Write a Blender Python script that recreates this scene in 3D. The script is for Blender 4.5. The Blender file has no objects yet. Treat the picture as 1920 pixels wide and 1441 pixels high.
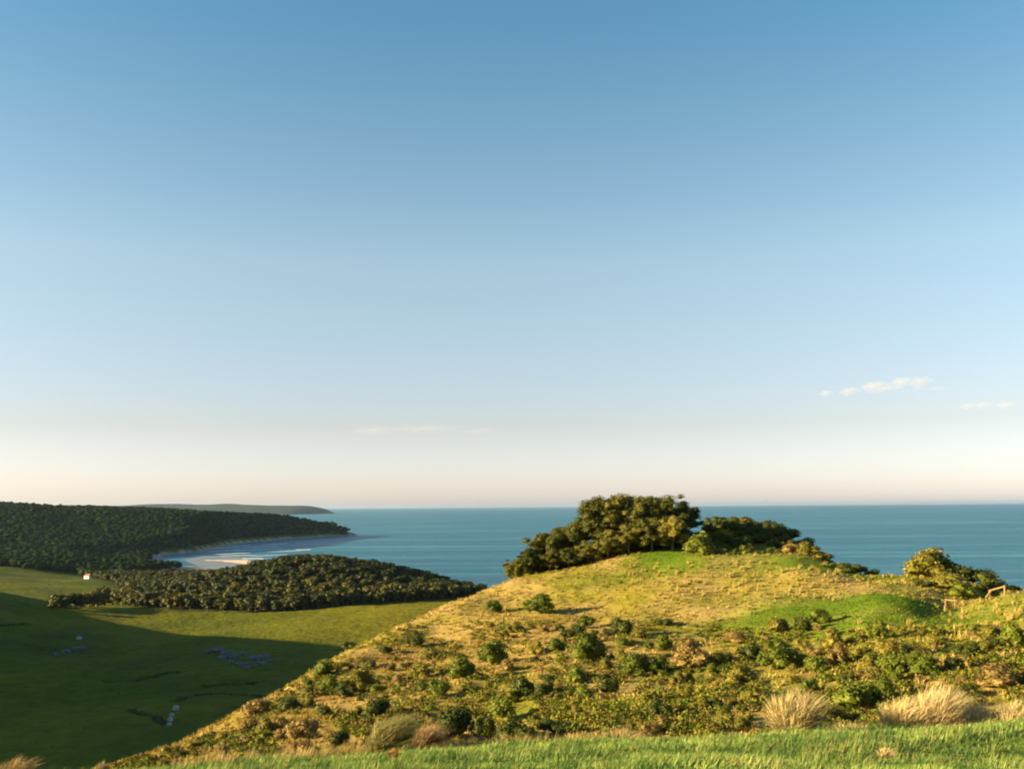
import bpy, math, random
import numpy as np

# ------------------------------------------------------------------ camera, sky, sun
S = bpy.context.scene
COL = S.collection
CAMZ = 95.0                                   # eye height above the sea, metres
PITCH, ROLL = math.radians(6.96), math.radians(0.41)
FPX, CX, CY = 1867.0, 960.0, 720.5            # 35 mm lens, photograph in 1920 x 1441 pixels

SUN_AZ, SUN_EL = math.radians(-98.0), math.radians(13.0)   # azimuth clockwise from +Y
SKY_STRENGTH, SUN_STRENGTH, EXPOSURE = 0.10, 5.0, 2.2   # the grade below halves the sky: 0.05 in effect

fwd = np.array([0, math.cos(PITCH), math.sin(PITCH)])
r0 = np.array([1.0, 0, 0]); u0 = np.array([0, -math.sin(PITCH), math.cos(PITCH)])
rgt = r0 * math.cos(ROLL) - u0 * math.sin(ROLL)
upv = u0 * math.cos(ROLL) + r0 * math.sin(ROLL)

from mathutils import Matrix, Vector
cam_d = bpy.data.cameras.new('camera'); cam = bpy.data.objects.new('camera', cam_d); COL.objects.link(cam)
cam_d.sensor_width = 36; cam_d.lens = 36 * FPX / 1920; cam_d.sensor_fit = 'HORIZONTAL'
cam_d.clip_start = 0.1; cam_d.clip_end = 200000
M3 = Matrix(((rgt[0], upv[0], -fwd[0]), (rgt[1], upv[1], -fwd[1]), (rgt[2], upv[2], -fwd[2])))
cam.matrix_world = Matrix.Translation((0, 0, CAMZ)) @ M3.to_4x4()
S.camera = cam

W = bpy.data.worlds.new('World'); S.world = W; W.use_nodes = True
nt = W.node_tree; nt.nodes.clear()
def wn(t, **k):
    n = nt.nodes.new(t)
    for a, b in k.items(): setattr(n, a, b)
    return n
sky = wn('ShaderNodeTexSky', sky_type='NISHITA', sun_disc=False, sun_elevation=SUN_EL, sun_rotation=SUN_AZ,
         altitude=0, air_density=1.0, dust_density=0.6, ozone_density=2.2)
wtc = wn('ShaderNodeTexCoord'); wsep = wn('ShaderNodeSeparateXYZ')
wramp = wn('ShaderNodeValToRGB')              # film response of the open sky, the same all round the compass
wmix = wn('ShaderNodeMixRGB', blend_type='MULTIPLY'); wmix.inputs[0].default_value = 1.0
wbg = wn('ShaderNodeBackground'); wout = wn('ShaderNodeOutputWorld')
els = [(0.0, (.565, .56, .80)), (.078, (.525, .425, .440)), (.24, (.63, .555, .468)), (.446, (.355, .50, .475)), (1.0, (.28, .47, .47))]
SKY_GRADE = els
cr = wramp.color_ramp
for i, (p, c) in enumerate(SKY_GRADE):
    e = cr.elements[i] if i < 2 else cr.elements.new(p)
    e.position = p; e.color = (*c, 1)
L = nt.links.new
L(wtc.outputs['Generated'], wsep.inputs[0]); L(wsep.outputs['Z'], wramp.inputs[0])
L(sky.outputs[0], wmix.inputs[1]); L(wramp.outputs[0], wmix.inputs[2]); L(wmix.outputs[0], wbg.inputs[0])
wbg.inputs[1].default_value = SKY_STRENGTH; L(wbg.outputs[0], wout.inputs[0])

sun_d = bpy.data.lights.new('sun', 'SUN'); sun_d.energy = SUN_STRENGTH; sun_d.angle = math.radians(0.55)
sun_d.color = (1.0, 0.80, 0.46)
sun = bpy.data.objects.new('sun', sun_d); COL.objects.link(sun)
SUNV = Vector((math.sin(SUN_AZ) * math.cos(SUN_EL), math.cos(SUN_AZ) * math.cos(SUN_EL), math.sin(SUN_EL)))
sun.rotation_euler = SUNV.to_track_quat('Z', 'Y').to_euler(); sun.location = (0, 0, 400)

V = S.view_settings
V.view_transform = 'Standard'; V.look = 'None'; V.gamma = 1; V.exposure = EXPOSURE; V.use_curve_mapping = False
S.cycles.filter_width = 2.1                   # soft film lens
S.cycles.max_bounces = 5; S.cycles.diffuse_bounces = 2; S.cycles.glossy_bounces = 2
S.cycles.transparent_max_bounces = 8; S.cycles.volume_bounces = 0

# ------------------------------------------------------------------ helpers
rng = np.random.default_rng(7)
def ray(px, py):
    d = fwd * FPX + rgt * (px - CX) + upv * (CY - py)
    return d / math.hypot(d[0], d[1])          # unit HORIZONTAL length
def at(px, py, dist):
    d = ray(px, py)
    return np.array([d[0] * dist, d[1] * dist, CAMZ + d[2] * dist])
def _hash(ix, iy, seed):
    n = (ix * 374761393 + iy * 668265263 + seed * 1442695041) & 0xffffffff
    n = ((n ^ (n >> 13)) * 1274126177) & 0xffffffff
    return ((n ^ (n >> 16)) & 0xffff) / 65535.0
def vnoise(x, y, seed=0):
    x = np.asarray(x, float); y = np.asarray(y, float)
    ix = np.floor(x).astype(np.int64); iy = np.floor(y).astype(np.int64)
    fx = x - ix; fy = y - iy
    fx = fx * fx * (3 - 2 * fx); fy = fy * fy * (3 - 2 * fy)
    a = _hash(ix, iy, seed); b = _hash(ix + 1, iy, seed); c = _hash(ix, iy + 1, seed); d = _hash(ix + 1, iy + 1, seed)
    return (a * (1 - fx) + b * fx) * (1 - fy) + (c * (1 - fx) + d * fx) * fy
def fbm(x, y, seed=0, oct=4):
    s = 0; a = 1; t = 0
    for k in range(oct):
        s = s + a * (vnoise(x * 2 ** k, y * 2 ** k, seed + k * 17) - 0.5); t += a; a *= 0.5
    return s / t * 2                           # about -1 .. 1
def sstep(a, b, x):
    t = np.clip((x - a) / (b - a), 0, 1); return t * t * (3 - 2 * t)

def mesh_from(name, verts, faces, mat=None, smooth=False, tint=None):
    verts = np.asarray(verts, np.float32); me = bpy.data.meshes.new(name)
    if isinstance(faces, np.ndarray): groups = [faces]
    else: groups = [np.asarray(f) for f in faces if len(f)]
    groups = [g for g in groups if len(g)]
    me.vertices.add(len(verts)); me.vertices.foreach_set('co', verts.ravel())
    loops = np.concatenate([g.ravel() for g in groups]).astype(np.int32)
    tot = np.concatenate([np.full(len(g), g.shape[1]) for g in groups]).astype(np.int32)
    start = np.concatenate([[0], np.cumsum(tot)[:-1]]).astype(np.int32)
    me.loops.add(len(loops)); me.loops.foreach_set('vertex_index', loops)
    me.polygons.add(len(tot)); me.polygons.foreach_set('loop_start', start); me.polygons.foreach_set('loop_total', tot)
    me.polygons.foreach_set('use_smooth', np.full(len(tot), smooth))
    if tint is not None:
        ca = me.color_attributes.new('tint', 'FLOAT_COLOR', 'POINT')
        t = np.ones((len(verts), 4), np.float32); t[:, :3] = tint
        ca.data.foreach_set('color', t.ravel())
    if mat: me.materials.append(mat)
    me.update(calc_edges=True); me.validate()
    return me
def link(name, me, parent=None, loc=(0, 0, 0)):
    o = bpy.data.objects.new(name, me); COL.objects.link(o); o.location = loc
    if parent: o.parent = parent
    return o
def tag(o, label=None, cat=None, group=None, kind=None):
    if label: o['label'] = label
    if cat: o['category'] = cat
    if group: o['group'] = group
    if kind: o['kind'] = kind
    return o
class Geo:
    """collects vertices and faces (tris and quads) of ONE mesh"""
    def __init__(s): s.v = []; s.t = []; s.q = []; s.c = []; s.n = 0
    def add(s, v, t=None, q=None, c=None):
        v = np.asarray(v, float)
        if t is not None and len(t): s.t.append(np.asarray(t) + s.n)
        if q is not None and len(q): s.q.append(np.asarray(q) + s.n)
        s.v.append(v); s.n += len(v)
        if c is not None: s.c.append(np.broadcast_to(np.asarray(c, float), (len(v), 3)))
    def mesh(s, name, mat, smooth=False):
        f = []
        if s.t: f.append(np.concatenate(s.t))
        if s.q: f.append(np.concatenate(s.q))
        return mesh_from(name, np.concatenate(s.v), f, mat, smooth, np.concatenate(s.c) if s.c else None)

def ico(sub=1):
    import bmesh
    bm = bmesh.new(); bmesh.ops.create_icosphere(bm, subdivisions=sub, radius=1)
    v = np.array([x.co[:] for x in bm.verts]); f = np.array([[w.index for w in p.verts] for p in bm.faces]); bm.free()
    return v, f
ICO1, ICO2, ICO3 = ico(1), ico(2), ico(3)
def box(cx, cy, cz, sx, sy, sz):
    v = np.array([[x, y, z] for x in (-.5, .5) for y in (-.5, .5) for z in (-.5, .5)]) * [sx, sy, sz] + [cx, cy, cz]
    q = np.array([[0, 1, 3, 2], [4, 6, 7, 5], [0, 4, 5, 1], [2, 3, 7, 6], [0, 2, 6, 4], [1, 5, 7, 3]])
    return v, q
def tube(pts, rad, n=6):
    pts = np.asarray(pts, float); vs = []; qs = []
    for i, p in enumerate(pts):
        t = pts[min(i + 1, len(pts) - 1)] - pts[max(i - 1, 0)]; t /= np.linalg.norm(t) + 1e-9
        a = np.cross(t, [0.3, 0.9, 0.1]); a /= np.linalg.norm(a) + 1e-9; b = np.cross(t, a)
        for k in range(n):
            w = 2 * math.pi * k / n
            vs.append(p + rad[i] * (a * math.cos(w) + b * math.sin(w)))
    for i in range(len(pts) - 1):
        for k in range(n):
            qs.append([i * n + k, i * n + (k + 1) % n, (i + 1) * n + (k + 1) % n, (i + 1) * n + k])
    return np.array(vs), np.array(qs)
def leaves(lobes, n, size, r=rng, shell=(0.72, 1.08), low=-0.5):
    """n leaf-sized quads spread through the outer volume of ellipsoid lobes (cx cy cz rx ry rz)"""
    lobes = np.asarray(lobes, float)
    w = (lobes[:, 3] * lobes[:, 5]); w = w / w.sum()
    k = r.choice(len(lobes), n, p=w)
    d = r.normal(size=(n, 3)); d /= np.linalg.norm(d, axis=1)[:, None]
    d[:, 2] = np.where(d[:, 2] < low, -d[:, 2], d[:, 2])
    rad = r.uniform(*shell, n)[:, None]
    c = lobes[k, :3] + d * lobes[k, 3:] * rad
    nrm = d + r.normal(size=(n, 3)) * 0.55; nrm /= np.linalg.norm(nrm, axis=1)[:, None]
    a = np.cross(nrm, r.normal(size=(n, 3))); a /= np.linalg.norm(a, axis=1)[:, None]
    b = np.cross(nrm, a)
    s = size * r.uniform(0.6, 1.5, n)[:, None]
    v = np.stack([c - a * s, c - b * s * .6, c + a * s, c + b * s * .6], 1).reshape(-1, 3)
    q = np.arange(4 * n).reshape(n, 4)
    return v, q
def lump(lobe, r=rng, base=ICO1, k=0.82, j=0.16):
    v, f = base
    m = 1 + r.normal(size=(len(v), 1)) * j
    return v * m * np.asarray(lobe[3:]) * k + np.asarray(lobe[:3]), f
def blades(c, n, h, spread, width, r=rng, lean=(0, 0), seg=1):
    """n upright tapering blades round the point(s) c; c (m,3) and h (m,) -> m tufts"""
    c = np.atleast_2d(c); m = len(c); h = np.broadcast_to(np.asarray(h, float), (m,)); spread = np.broadcast_to(np.asarray(spread, float), (m,))
    cc = np.repeat(c, n, 0); hh = np.repeat(h, n) * r.uniform(0.55, 1.1, m * n); ss = np.repeat(spread, n)
    th = r.uniform(0, 2 * math.pi, m * n); rr = np.sqrt(r.uniform(0, 1, m * n))
    base = cc + np.stack([np.cos(th) * rr * ss * .35, np.sin(th) * rr * ss * .35, np.full(m * n, -0.03)], 1)
    tip = cc + np.stack([np.cos(th) * rr * ss * 1.1 + lean[0] * hh, np.sin(th) * rr * ss * 1.1 + lean[1] * hh, hh * (1 - .35 * rr * rr)], 1)
    w = width * r.uniform(.6, 1.3, m * n); ph = r.uniform(0, math.pi, m * n)
    side = np.stack([np.cos(ph) * w, np.sin(ph) * w, np.zeros(m * n)], 1)
    v = np.stack([base - side, base + side, tip], 1).reshape(-1, 3)
    t = np.arange(3 * m * n).reshape(-1, 3)
    return v, t

# ------------------------------------------------------------------ materials
ALB = .97
def mat(name):
    m = bpy.data.materials.new(name); m.use_nodes = True
    n = m.node_tree; b = n.nodes['Principled BSDF']; b.inputs['Roughness'].default_value = .85
    b.inputs['Specular IOR Level'].default_value = .15
    return m, n, b, n.links.new
def nd(n, t, **k):
    x = n.nodes.new(t)
    for a, b in k.items():
        if a == 'ins':
            for i, v in b.items(): x.inputs[i].default_value = v
        else: setattr(x, a, b)
    return x
def ramp(n, stops):
    r = nd(n, 'ShaderNodeValToRGB'); c = r.color_ramp
    for i, (p, col) in enumerate(stops):
        e = c.elements[i] if i < 2 else c.elements.new(p)
        e.position = p; e.color = (*col, 1)
    return r
def foliage(name, stops, trans=0.25, objvar=0.5):
    """leaves: colour varies by leaf and by plant"""
    m, n, b, l = mat(name)
    g = nd(n, 'ShaderNodeNewGeometry'); oi = nd(n, 'ShaderNodeObjectInfo')
    mx = nd(n, 'ShaderNodeMath', operation='MULTIPLY_ADD', ins={1: 1 - objvar})
    m2 = nd(n, 'ShaderNodeMath', operation='MULTIPLY', ins={1: objvar})
    l(oi.outputs['Random'], m2.inputs[0]); l(g.outputs['Random Per Island'], mx.inputs[0]); l(m2.outputs[0], mx.inputs[2])
    r = ramp(n, [(p_, tuple(ALB * q_ for q_ in c_)) for p_, c_ in stops]); l(mx.outputs[0], r.inputs[0]); l(r.outputs[0], b.inputs['Base Color'])
    b.inputs['Roughness'].default_value = .6
    if trans:
        t = nd(n, 'ShaderNodeBsdfTranslucent'); s = nd(n, 'ShaderNodeMixShader', ins={0: trans})
        o = n.nodes['Material Output']
        l(r.outputs[0], t.inputs[0]); l(b.outputs[0], s.inputs[1]); l(t.outputs[0], s.inputs[2]); l(s.outputs[0], o.inputs[0])
    return m
M = {}
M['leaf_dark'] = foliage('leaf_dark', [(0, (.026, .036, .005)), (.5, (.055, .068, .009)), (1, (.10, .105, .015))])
M['leaf_tree'] = foliage('leaf_tree', [(0, (.030, .036, .005)), (.5, (.085, .085, .011)), (1, (.20, .17, .026))])
M['leaf_green'] = foliage('leaf_green', [(0, (.050, .066, .005)), (.5, (.095, .115, .009)), (1, (.155, .165, .014))])
M['leaf_olive'] = foliage('leaf_olive', [(0, (.085, .080, .009)), (.5, (.155, .135, .016)), (1, (.24, .19, .028))])
M['leaf_brown'] = foliage('leaf_brown', [(0, (.12, .080, .018)), (.5, (.20, .135, .034)), (1, (.29, .20, .058))])
M['leaf_wood'] = foliage('leaf_wood', [(0, (.014, .019, .003)), (.5, (.045, .048, .006)), (1, (.125, .105, .014))], objvar=.65)
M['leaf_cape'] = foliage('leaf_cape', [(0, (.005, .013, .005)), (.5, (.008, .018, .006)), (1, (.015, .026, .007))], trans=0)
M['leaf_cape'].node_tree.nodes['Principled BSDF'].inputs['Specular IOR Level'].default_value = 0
def tinted(name, trans=0.2, var=0.35):
    m, n, b, l = mat(name)
    a = nd(n, 'ShaderNodeAttribute', attribute_name='tint'); g = nd(n, 'ShaderNodeNewGeometry')
    mr = nd(n, 'ShaderNodeMapRange', ins={3: ALB * (1 - var), 4: ALB * (1 + var)}); l(g.outputs['Random Per Island'], mr.inputs[0])
    mx = nd(n, 'ShaderNodeVectorMath', operation='SCALE'); l(a.outputs['Color'], mx.inputs[0]); l(mr.outputs[0], mx.inputs['Scale'])
    l(mx.outputs[0], b.inputs['Base Color'])
    if trans:
        t = nd(n, 'ShaderNodeBsdfTranslucent'); s = nd(n, 'ShaderNodeMixShader', ins={0: trans}); o = n.nodes['Material Output']
        l(mx.outputs[0], t.inputs[0]); l(b.outputs[0], s.inputs[1]); l(t.outputs[0], s.inputs[2]); l(s.outputs[0], o.inputs[0])
    return m
M['blade'] = tinted('grass_blade')
def ground(name, scale, fine, bump, rough=.95):
    m, n, b, l = mat(name); b.inputs['Roughness'].default_value = rough; b.inputs['Specular IOR Level'].default_value = .05
    a = nd(n, 'ShaderNodeAttribute', attribute_name='tint'); tc = nd(n, 'ShaderNodeTexCoord')
    n1 = nd(n, 'ShaderNodeTexNoise', ins={'Scale': scale, 'Detail': 6, 'Roughness': .65}); l(tc.outputs['Object'], n1.inputs['Vector'])
    n2 = nd(n, 'ShaderNodeTexNoise', ins={'Scale': fine, 'Detail': 4, 'Roughness': .7}); l(tc.outputs['Object'], n2.inputs['Vector'])
    ad = nd(n, 'ShaderNodeMath', operation='ADD'); l(n1.outputs[0], ad.inputs[0]); l(n2.outputs[0], ad.inputs[1])
    mr = nd(n, 'ShaderNodeMapRange', ins={1: .6, 2: 1.4, 3: .45 * ALB, 4: 1.5 * ALB}); l(ad.outputs[0], mr.inputs[0])
    mx = nd(n, 'ShaderNodeVectorMath', operation='SCALE'); l(a.outputs['Color'], mx.inputs[0]); l(mr.outputs[0], mx.inputs['Scale'])
    l(mx.outputs[0], b.inputs['Base Color'])
    bp = nd(n, 'ShaderNodeBump', ins={'Strength': .7, 'Distance': bump}); l(ad.outputs[0], bp.inputs['Height']); l(bp.outputs[0], b.inputs['Normal'])
    return m
M['hill'] = ground('hill_turf', .35, 2.6, .25)
M['valley'] = ground('valley_turf', .018, .16, 2.0)
def noisecol(name, stops, scale, detail=5, rough=.9, bump=0, dist=.05, spec=.1):
    m, n, b, l = mat(name); b.inputs['Roughness'].default_value = rough; b.inputs['Specular IOR Level'].default_value = spec
    tc = nd(n, 'ShaderNodeTexCoord'); x = nd(n, 'ShaderNodeTexNoise', ins={'Scale': scale, 'Detail': detail, 'Roughness': .6}); l(tc.outputs['Object'], x.inputs['Vector'])
    r = ramp(n, stops); l(x.outputs[0], r.inputs[0]); l(r.outputs[0], b.inputs['Base Color'])
    if bump:
        bp = nd(n, 'ShaderNodeBump', ins={'Strength': bump, 'Distance': dist}); l(x.outputs[0], bp.inputs['Height']); l(bp.outputs[0], b.inputs['Normal'])
    return m
M['bark'] = noisecol('bark', [(.3, (.08, .055, .03)), (.7, (.20, .15, .09))], 3, bump=.6)
M['timber'] = noisecol('timber', [(.3, (.20, .13, .045)), (.7, (.34, .23, .08))], 6, bump=.4)
M['rock'] = noisecol('rock', [(.3, (.05, .06, .065)), (.7, (.13, .14, .145))], .6, bump=.8, dist=.3)
M['pale_rock'] = noisecol('pale_rock', [(.3, (.20, .21, .21)), (.7, (.36, .36, .35))], .6, bump=.8, dist=.3)
M['sand'] = noisecol('sand', [(.3, (.50, .36, .25)), (.7, (.68, .50, .36))], .02)
M['wet_sand'] = noisecol('wet_sand', [(.3, (.10, .12, .13)), (.7, (.17, .18, .18))], .012, rough=.5, spec=.4)
M['foam'] = noisecol('foam', [(.35, (.55, .58, .6)), (.6, (.85, .86, .86))], .05)
M['mud'] = noisecol('mud', [(.3, (.016, .022, .008)), (.7, (.035, .045, .014))], .2)
M['far_land'] = noisecol('far_land', [(.3, (.012, .022, .016)), (.7, (.03, .04, .026))], .004)
M['house_wall'] = noisecol('house_wall', [(.3, (.72, .70, .64)), (.7, (.82, .80, .74))], 1)
M['house_roof'] = noisecol('house_roof', [(.3, (.20, .10, .06)), (.7, (.28, .14, .09))], 1)
M['house_glass'] = noisecol('house_glass', [(.3, (.03, .04, .05)), (.7, (.06, .07, .08))], 1, rough=.1, spec=.5)
def water():
    m, n, b, l = mat('sea_water')
    tc = nd(n, 'ShaderNodeTexCoord')
    mp = nd(n, 'ShaderNodeMapping', ins={'Scale': (.00022, .0016, 1)}); l(tc.outputs['Object'], mp.inputs[0])
    w = nd(n, 'ShaderNodeTexNoise', ins={'Scale': 1, 'Detail': 5, 'Roughness': .55}); l(mp.outputs[0], w.inputs['Vector'])
    m3 = nd(n, 'ShaderNodeMapping', ins={'Scale': (.0007, .011, 1)}); l(tc.outputs['Object'], m3.inputs[0])
    w3 = nd(n, 'ShaderNodeTexNoise', ins={'Scale': 1, 'Detail': 4, 'Roughness': .6}); l(m3.outputs[0], w3.inputs['Vector'])
    wm_ = nd(n, 'ShaderNodeMath', operation='MULTIPLY_ADD', ins={1: .45}); l(w3.outputs[0], wm_.inputs[0])
    wa_ = nd(n, 'ShaderNodeMath', operation='MULTIPLY', ins={1: .55}); l(w.outputs[0], wa_.inputs[0]); l(wa_.outputs[0], wm_.inputs[2])
    r = ramp(n, [(.36, (.003, .058, .096)), (.5, (.010, .104, .162)), (.62, (.064, .20, .26))]); l(wm_.outputs[0], r.inputs[0])
    l(r.outputs[0], b.inputs['Base Color'])
    rr = nd(n, 'ShaderNodeMapRange', ins={1: .3, 2: .7, 3: .30, 4: .48}); l(w.outputs[0], rr.inputs[0]); l(rr.outputs[0], b.inputs['Roughness'])
    b.inputs['IOR'].default_value = 1.33; b.inputs['Specular IOR Level'].default_value = .5
    v1 = nd(n, 'ShaderNodeMapping', ins={'Scale': (.02, .05, 1)}); l(tc.outputs['Object'], v1.inputs[0])
    wv = nd(n, 'ShaderNodeTexNoise', ins={'Scale': 1, 'Detail': 6, 'Roughness': .7}); l(v1.outputs[0], wv.inputs['Vector'])
    bp = nd(n, 'ShaderNodeBump', ins={'Strength': 1, 'Distance': 9}); l(wv.outputs[0], bp.inputs['Height']); l(bp.outputs[0], b.inputs['Normal'])
    return m
M['sea'] = water()

# ------------------------------------------------------------------ near hill: surface through measured points
PTS = []
def cp(px, py, d): PTS.append(at(px, py, d))
def cz(az, d, z): PTS.append(np.array([math.sin(math.radians(az)) * d, math.cos(math.radians(az)) * d, CAMZ + z]))
edge = [(-250, 1520, 16), (0, 1480, 17), (200, 1457, 18), (350, 1441, 18.5), (500, 1429, 19), (700, 1411, 19.5), (900, 1403, 20), (1100, 1393, 20.3),
        (1300, 1388, 20.6), (1500, 1383, 21), (1700, 1379, 21.5), (1920, 1375, 22), (2150, 1370, 22)]
for px, py, d in edge:
    cp(px, py, d); e = at(px, py, d)
    h = math.hypot(e[0], e[1]); ux, uy = e[0] / h, e[1] / h
    PTS.append(np.array([ux * 26, uy * 26, e[2] - 2.8])); PTS.append(np.array([ux * 34, uy * 34, e[2] - 6.0]))
    if px >= 300: cp(px, py + 14, 50)
    for dm in (11, 14, 17): PTS.append(np.array([ux * dm, uy * dm, CAMZ - 2.35 + (e[2] - CAMZ + 2.35) * (dm - 8) / (d - 8)]))
    PTS.append(np.array([ux * 8, uy * 8, CAMZ - 2.35])); PTS.append(np.array([ux * 2, uy * 2, CAMZ - 1.75]))
ridge = [(-250, 1600, 55), (0, 1515, 62), (200, 1446, 74), (350, 1388, 86), (450, 1340, 94), (550, 1282, 104), (650, 1222, 114), (750, 1172, 125), (850, 1130, 135),
         (950, 1090, 144), (1050, 1067, 148), (1150, 1044, 150), (1250, 1018, 152), (1300, 1000, 156),
         (1680, 1083, 134), (1750, 1076, 131), (1795, 1082, 130), (1840, 1094, 129), (1880, 1106, 128), (1920, 1116, 127), (2150, 1118, 112)]
for px, py, d in ridge:
    cp(px, py, d); e = at(px, py, d); s = d / 100
    for dd, dz in ((9, -2.5), (24, -12), (60, -36), (120, -72)):
        f = (d + dd) / d; PTS.append(np.array([e[0] * f, e[1] * f, e[2] + dz]))
mid = {400: [(1410, 70)], 500: [(1372, 70)], 650: [(1335, 76), (1275, 96)], 800: [(1330, 71), (1250, 96), (1190, 116)], 950: [(1330, 67), (1240, 91), (1160, 118), (1120, 132)],
       1100: [(1320, 65), (1240, 85), (1170, 107), (1110, 128)], 1250: [(1310, 65), (1240, 83), (1170, 104), (1100, 124), (1055, 139)],
       1400: [(1300, 65), (1230, 83), (1170, 100), (1110, 118), (1065, 131), (1039, 139), (1046, 147), (988, 163)],
       1330: [(1040, 140), (1030, 148), (986, 161)], 1480: [(1040, 138), (1050, 146), (1012, 160)], 1550: [(1300, 63), (1230, 80), (1170, 96), (1120, 110), (1085, 122), (1054, 136), (1056, 150)],
       1610: [(1082, 131), (1086, 140)], 1700: [(1300, 62), (1230, 74), (1170, 90), (1130, 102), (1100, 118)], 1850: [(1290, 62), (1220, 78), (1170, 90)],
       1780: [(1165, 97), (1158, 101), (1148, 108), (1130, 116)], 1820: [(1141, 103), (1148, 109), (1128, 118)], 1865: [(1122, 107), (1131, 113), (1122, 119)], 1915: [(1114, 108), (1124, 114)], 2050: [(1290, 62), (1210, 78), (1150, 95)]}
for px, lst in mid.items():
    for py, d in lst: cp(px, py, d)
for px, py, d in ((1350, 985, 163), (1400, 988, 163), (1480, 1012, 160), (1550, 1056, 150), (1610, 1086, 140)):
    e = at(px, py, d)
    for dd, dz in ((9, -3), (24, -13), (60, -38), (120, -74)):
        f = (d + dd) / d; PTS.append(np.array([e[0] * f, e[1] * f, e[2] + dz]))
for az in (-150, -115, -85, -58, 58, 85, 115, 150, 180):
    left = az < 0 and az > -120
    for d, z in ((2, -1.7), (8, -2.0), (20, -5 if left else -3.4), (60, -20 if left else -8), (130, -48 if left else -20), (260, -85 if left else -60)): cz(az, d, z)
PTS = np.array(PTS)
def warp(x, y):
    d = np.maximum(np.hypot(x, y), .5); az = np.degrees(np.arctan2(x, y))
    return az / 3.2, np.log(d) * 9.0
PU, PV = warp(PTS[:, 0], PTS[:, 1]); RC = .35
_A = np.sqrt((PU[:, None] - PU[None]) ** 2 + (PV[:, None] - PV[None]) ** 2 + RC) + np.eye(len(PTS)) * -0.02
_Wt = np.linalg.solve(_A, PTS[:, 2] - CAMZ)
def hill_raw(x, y):
    u, v = warp(np.asarray(x, float), np.asarray(y, float)); sh = u.shape; u = u.ravel(); v = v.ravel(); out = np.empty(len(u))
    for i in range(0, len(u), 20000):
        s = slice(i, i + 20000)
        out[s] = np.sqrt((u[s, None] - PU) ** 2 + (v[s, None] - PV) ** 2 + RC) @ _Wt
    return out.reshape(sh)
azs = np.radians(np.concatenate([np.linspace(-179, -33, 60), np.linspace(-32.5, 32.5, 300), np.linspace(33, 179, 60)]))
ds = np.concatenate([[.4], np.exp(np.linspace(math.log(1.2), math.log(190), 235)), np.linspace(196, 420, 40)])
AZ, DD = np.meshgrid(azs, ds, indexing='ij')
GX, GY = np.sin(AZ) * DD, np.cos(AZ) * DD
GZ = hill_raw(GX, GY)
GZ = np.minimum(GZ, 30)
GZ -= sstep(200, 400, DD) * 110
amp = sstep(24, 60, DD) * (1 - sstep(180, 260, DD))
GZ += fbm(GX / 9, GY / 9, 3, 3) * .55 * amp + fbm(GX / 2.2, GY / 2.2, 9, 2) * .16 * amp
GZ += .11 * np.sin(GZ * 5.2 + 2.5 * fbm(GX / 12, GY / 12, 41, 2)) * amp * np.clip(.4 + 1.2 * fbm(GX / 16, GY / 16, 43, 2), 0, 1)
GZ += fbm(GX / 2.6, GY / 2.6, 21, 3) * .13 * (1 - sstep(24, 40, DD)) * sstep(2, 6, DD)
def hill_z(x, y):
    """height of the near hill (world z) by bilinear look-up in its polar grid"""
    x = np.asarray(x, float); y = np.asarray(y, float)
    a = np.interp(np.arctan2(x, y), azs, np.arange(len(azs))); d = np.interp(np.hypot(x, y), ds, np.arange(len(ds)))
    i = np.clip(a.astype(int), 0, len(azs) - 2); j = np.clip(d.astype(int), 0, len(ds) - 2); fa = a - i; fd = d - j
    return CAMZ + (GZ[i, j] * (1 - fa) + GZ[i + 1, j] * fa) * (1 - fd) + (GZ[i, j + 1] * (1 - fa) + GZ[i + 1, j + 1] * fa) * fd
def hill_at(px, py, dmin=36, dmax=200):
    """first point of the near hill met by the sight line through a pixel"""
    r = ray(px, py); d = np.arange(dmin, dmax, .4)
    g = hill_z(r[0] * d, r[1] * d); z = CAMZ + r[2] * d
    k = np.argmax(z <= g)
    if not (z <= g).any(): k = np.argmin(z - g)
    return np.array([r[0] * d[k], r[1] * d[k], g[k]])
def scale_at(p): return math.hypot(p[0], p[1]) / FPX      # metres per photograph pixel there

STRAW, OLIVE, GREEN, BROWN, LAWN = map(np.array, ((.325, .22, .064), (.205, .178, .012), (.095, .145, .008), (.19, .115, .028), (.095, .15, .020)))
def zones(x, y):
    """what grows where on the near hill: straw, olive and green turf, brown bracken (plant cover, in metres)"""
    x = np.asarray(x, float); y = np.asarray(y, float); d = np.hypot(x, y)
    g = np.zeros_like(x); b = np.zeros_like(x)
    for px, py, rx, ry, w in GREENS:
        c = ZC[(px, py)]; g = np.maximum(g, w * np.exp(-(((x - c[0]) / rx) ** 2 + ((y - c[1]) / ry) ** 2)))
    for px, py, rx, ry, w in BROWNS:
        c = ZC[(px, py)]; b = np.maximum(b, w * np.exp(-(((x - c[0]) / rx) ** 2 + ((y - c[1]) / ry) ** 2)))
    n1 = fbm(x / 7, y / 7, 31, 4); n2 = fbm(x / 3.1, y / 3.1, 47, 3)
    g = np.clip(g + n1 * .45 * (g > .08), 0, 1); b = np.clip(b + n2 * .5 * (b > .1), 0, 1)
    o = np.clip(.45 + n1 * .9 + n2 * .5, 0, 1)
    c = STRAW + (OLIVE - STRAW) * o[..., None]
    c = c + (BROWN - c) * (b * .8)[..., None]
    c = c + (GREEN - c) * g[..., None]
    lw = (1 - sstep(20.5, 25, d))[..., None]
    return c + (LAWN * (1 + .5 * fbm(x / 1.5, y / 1.5, 5, 3))[..., None] - c) * lw
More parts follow.
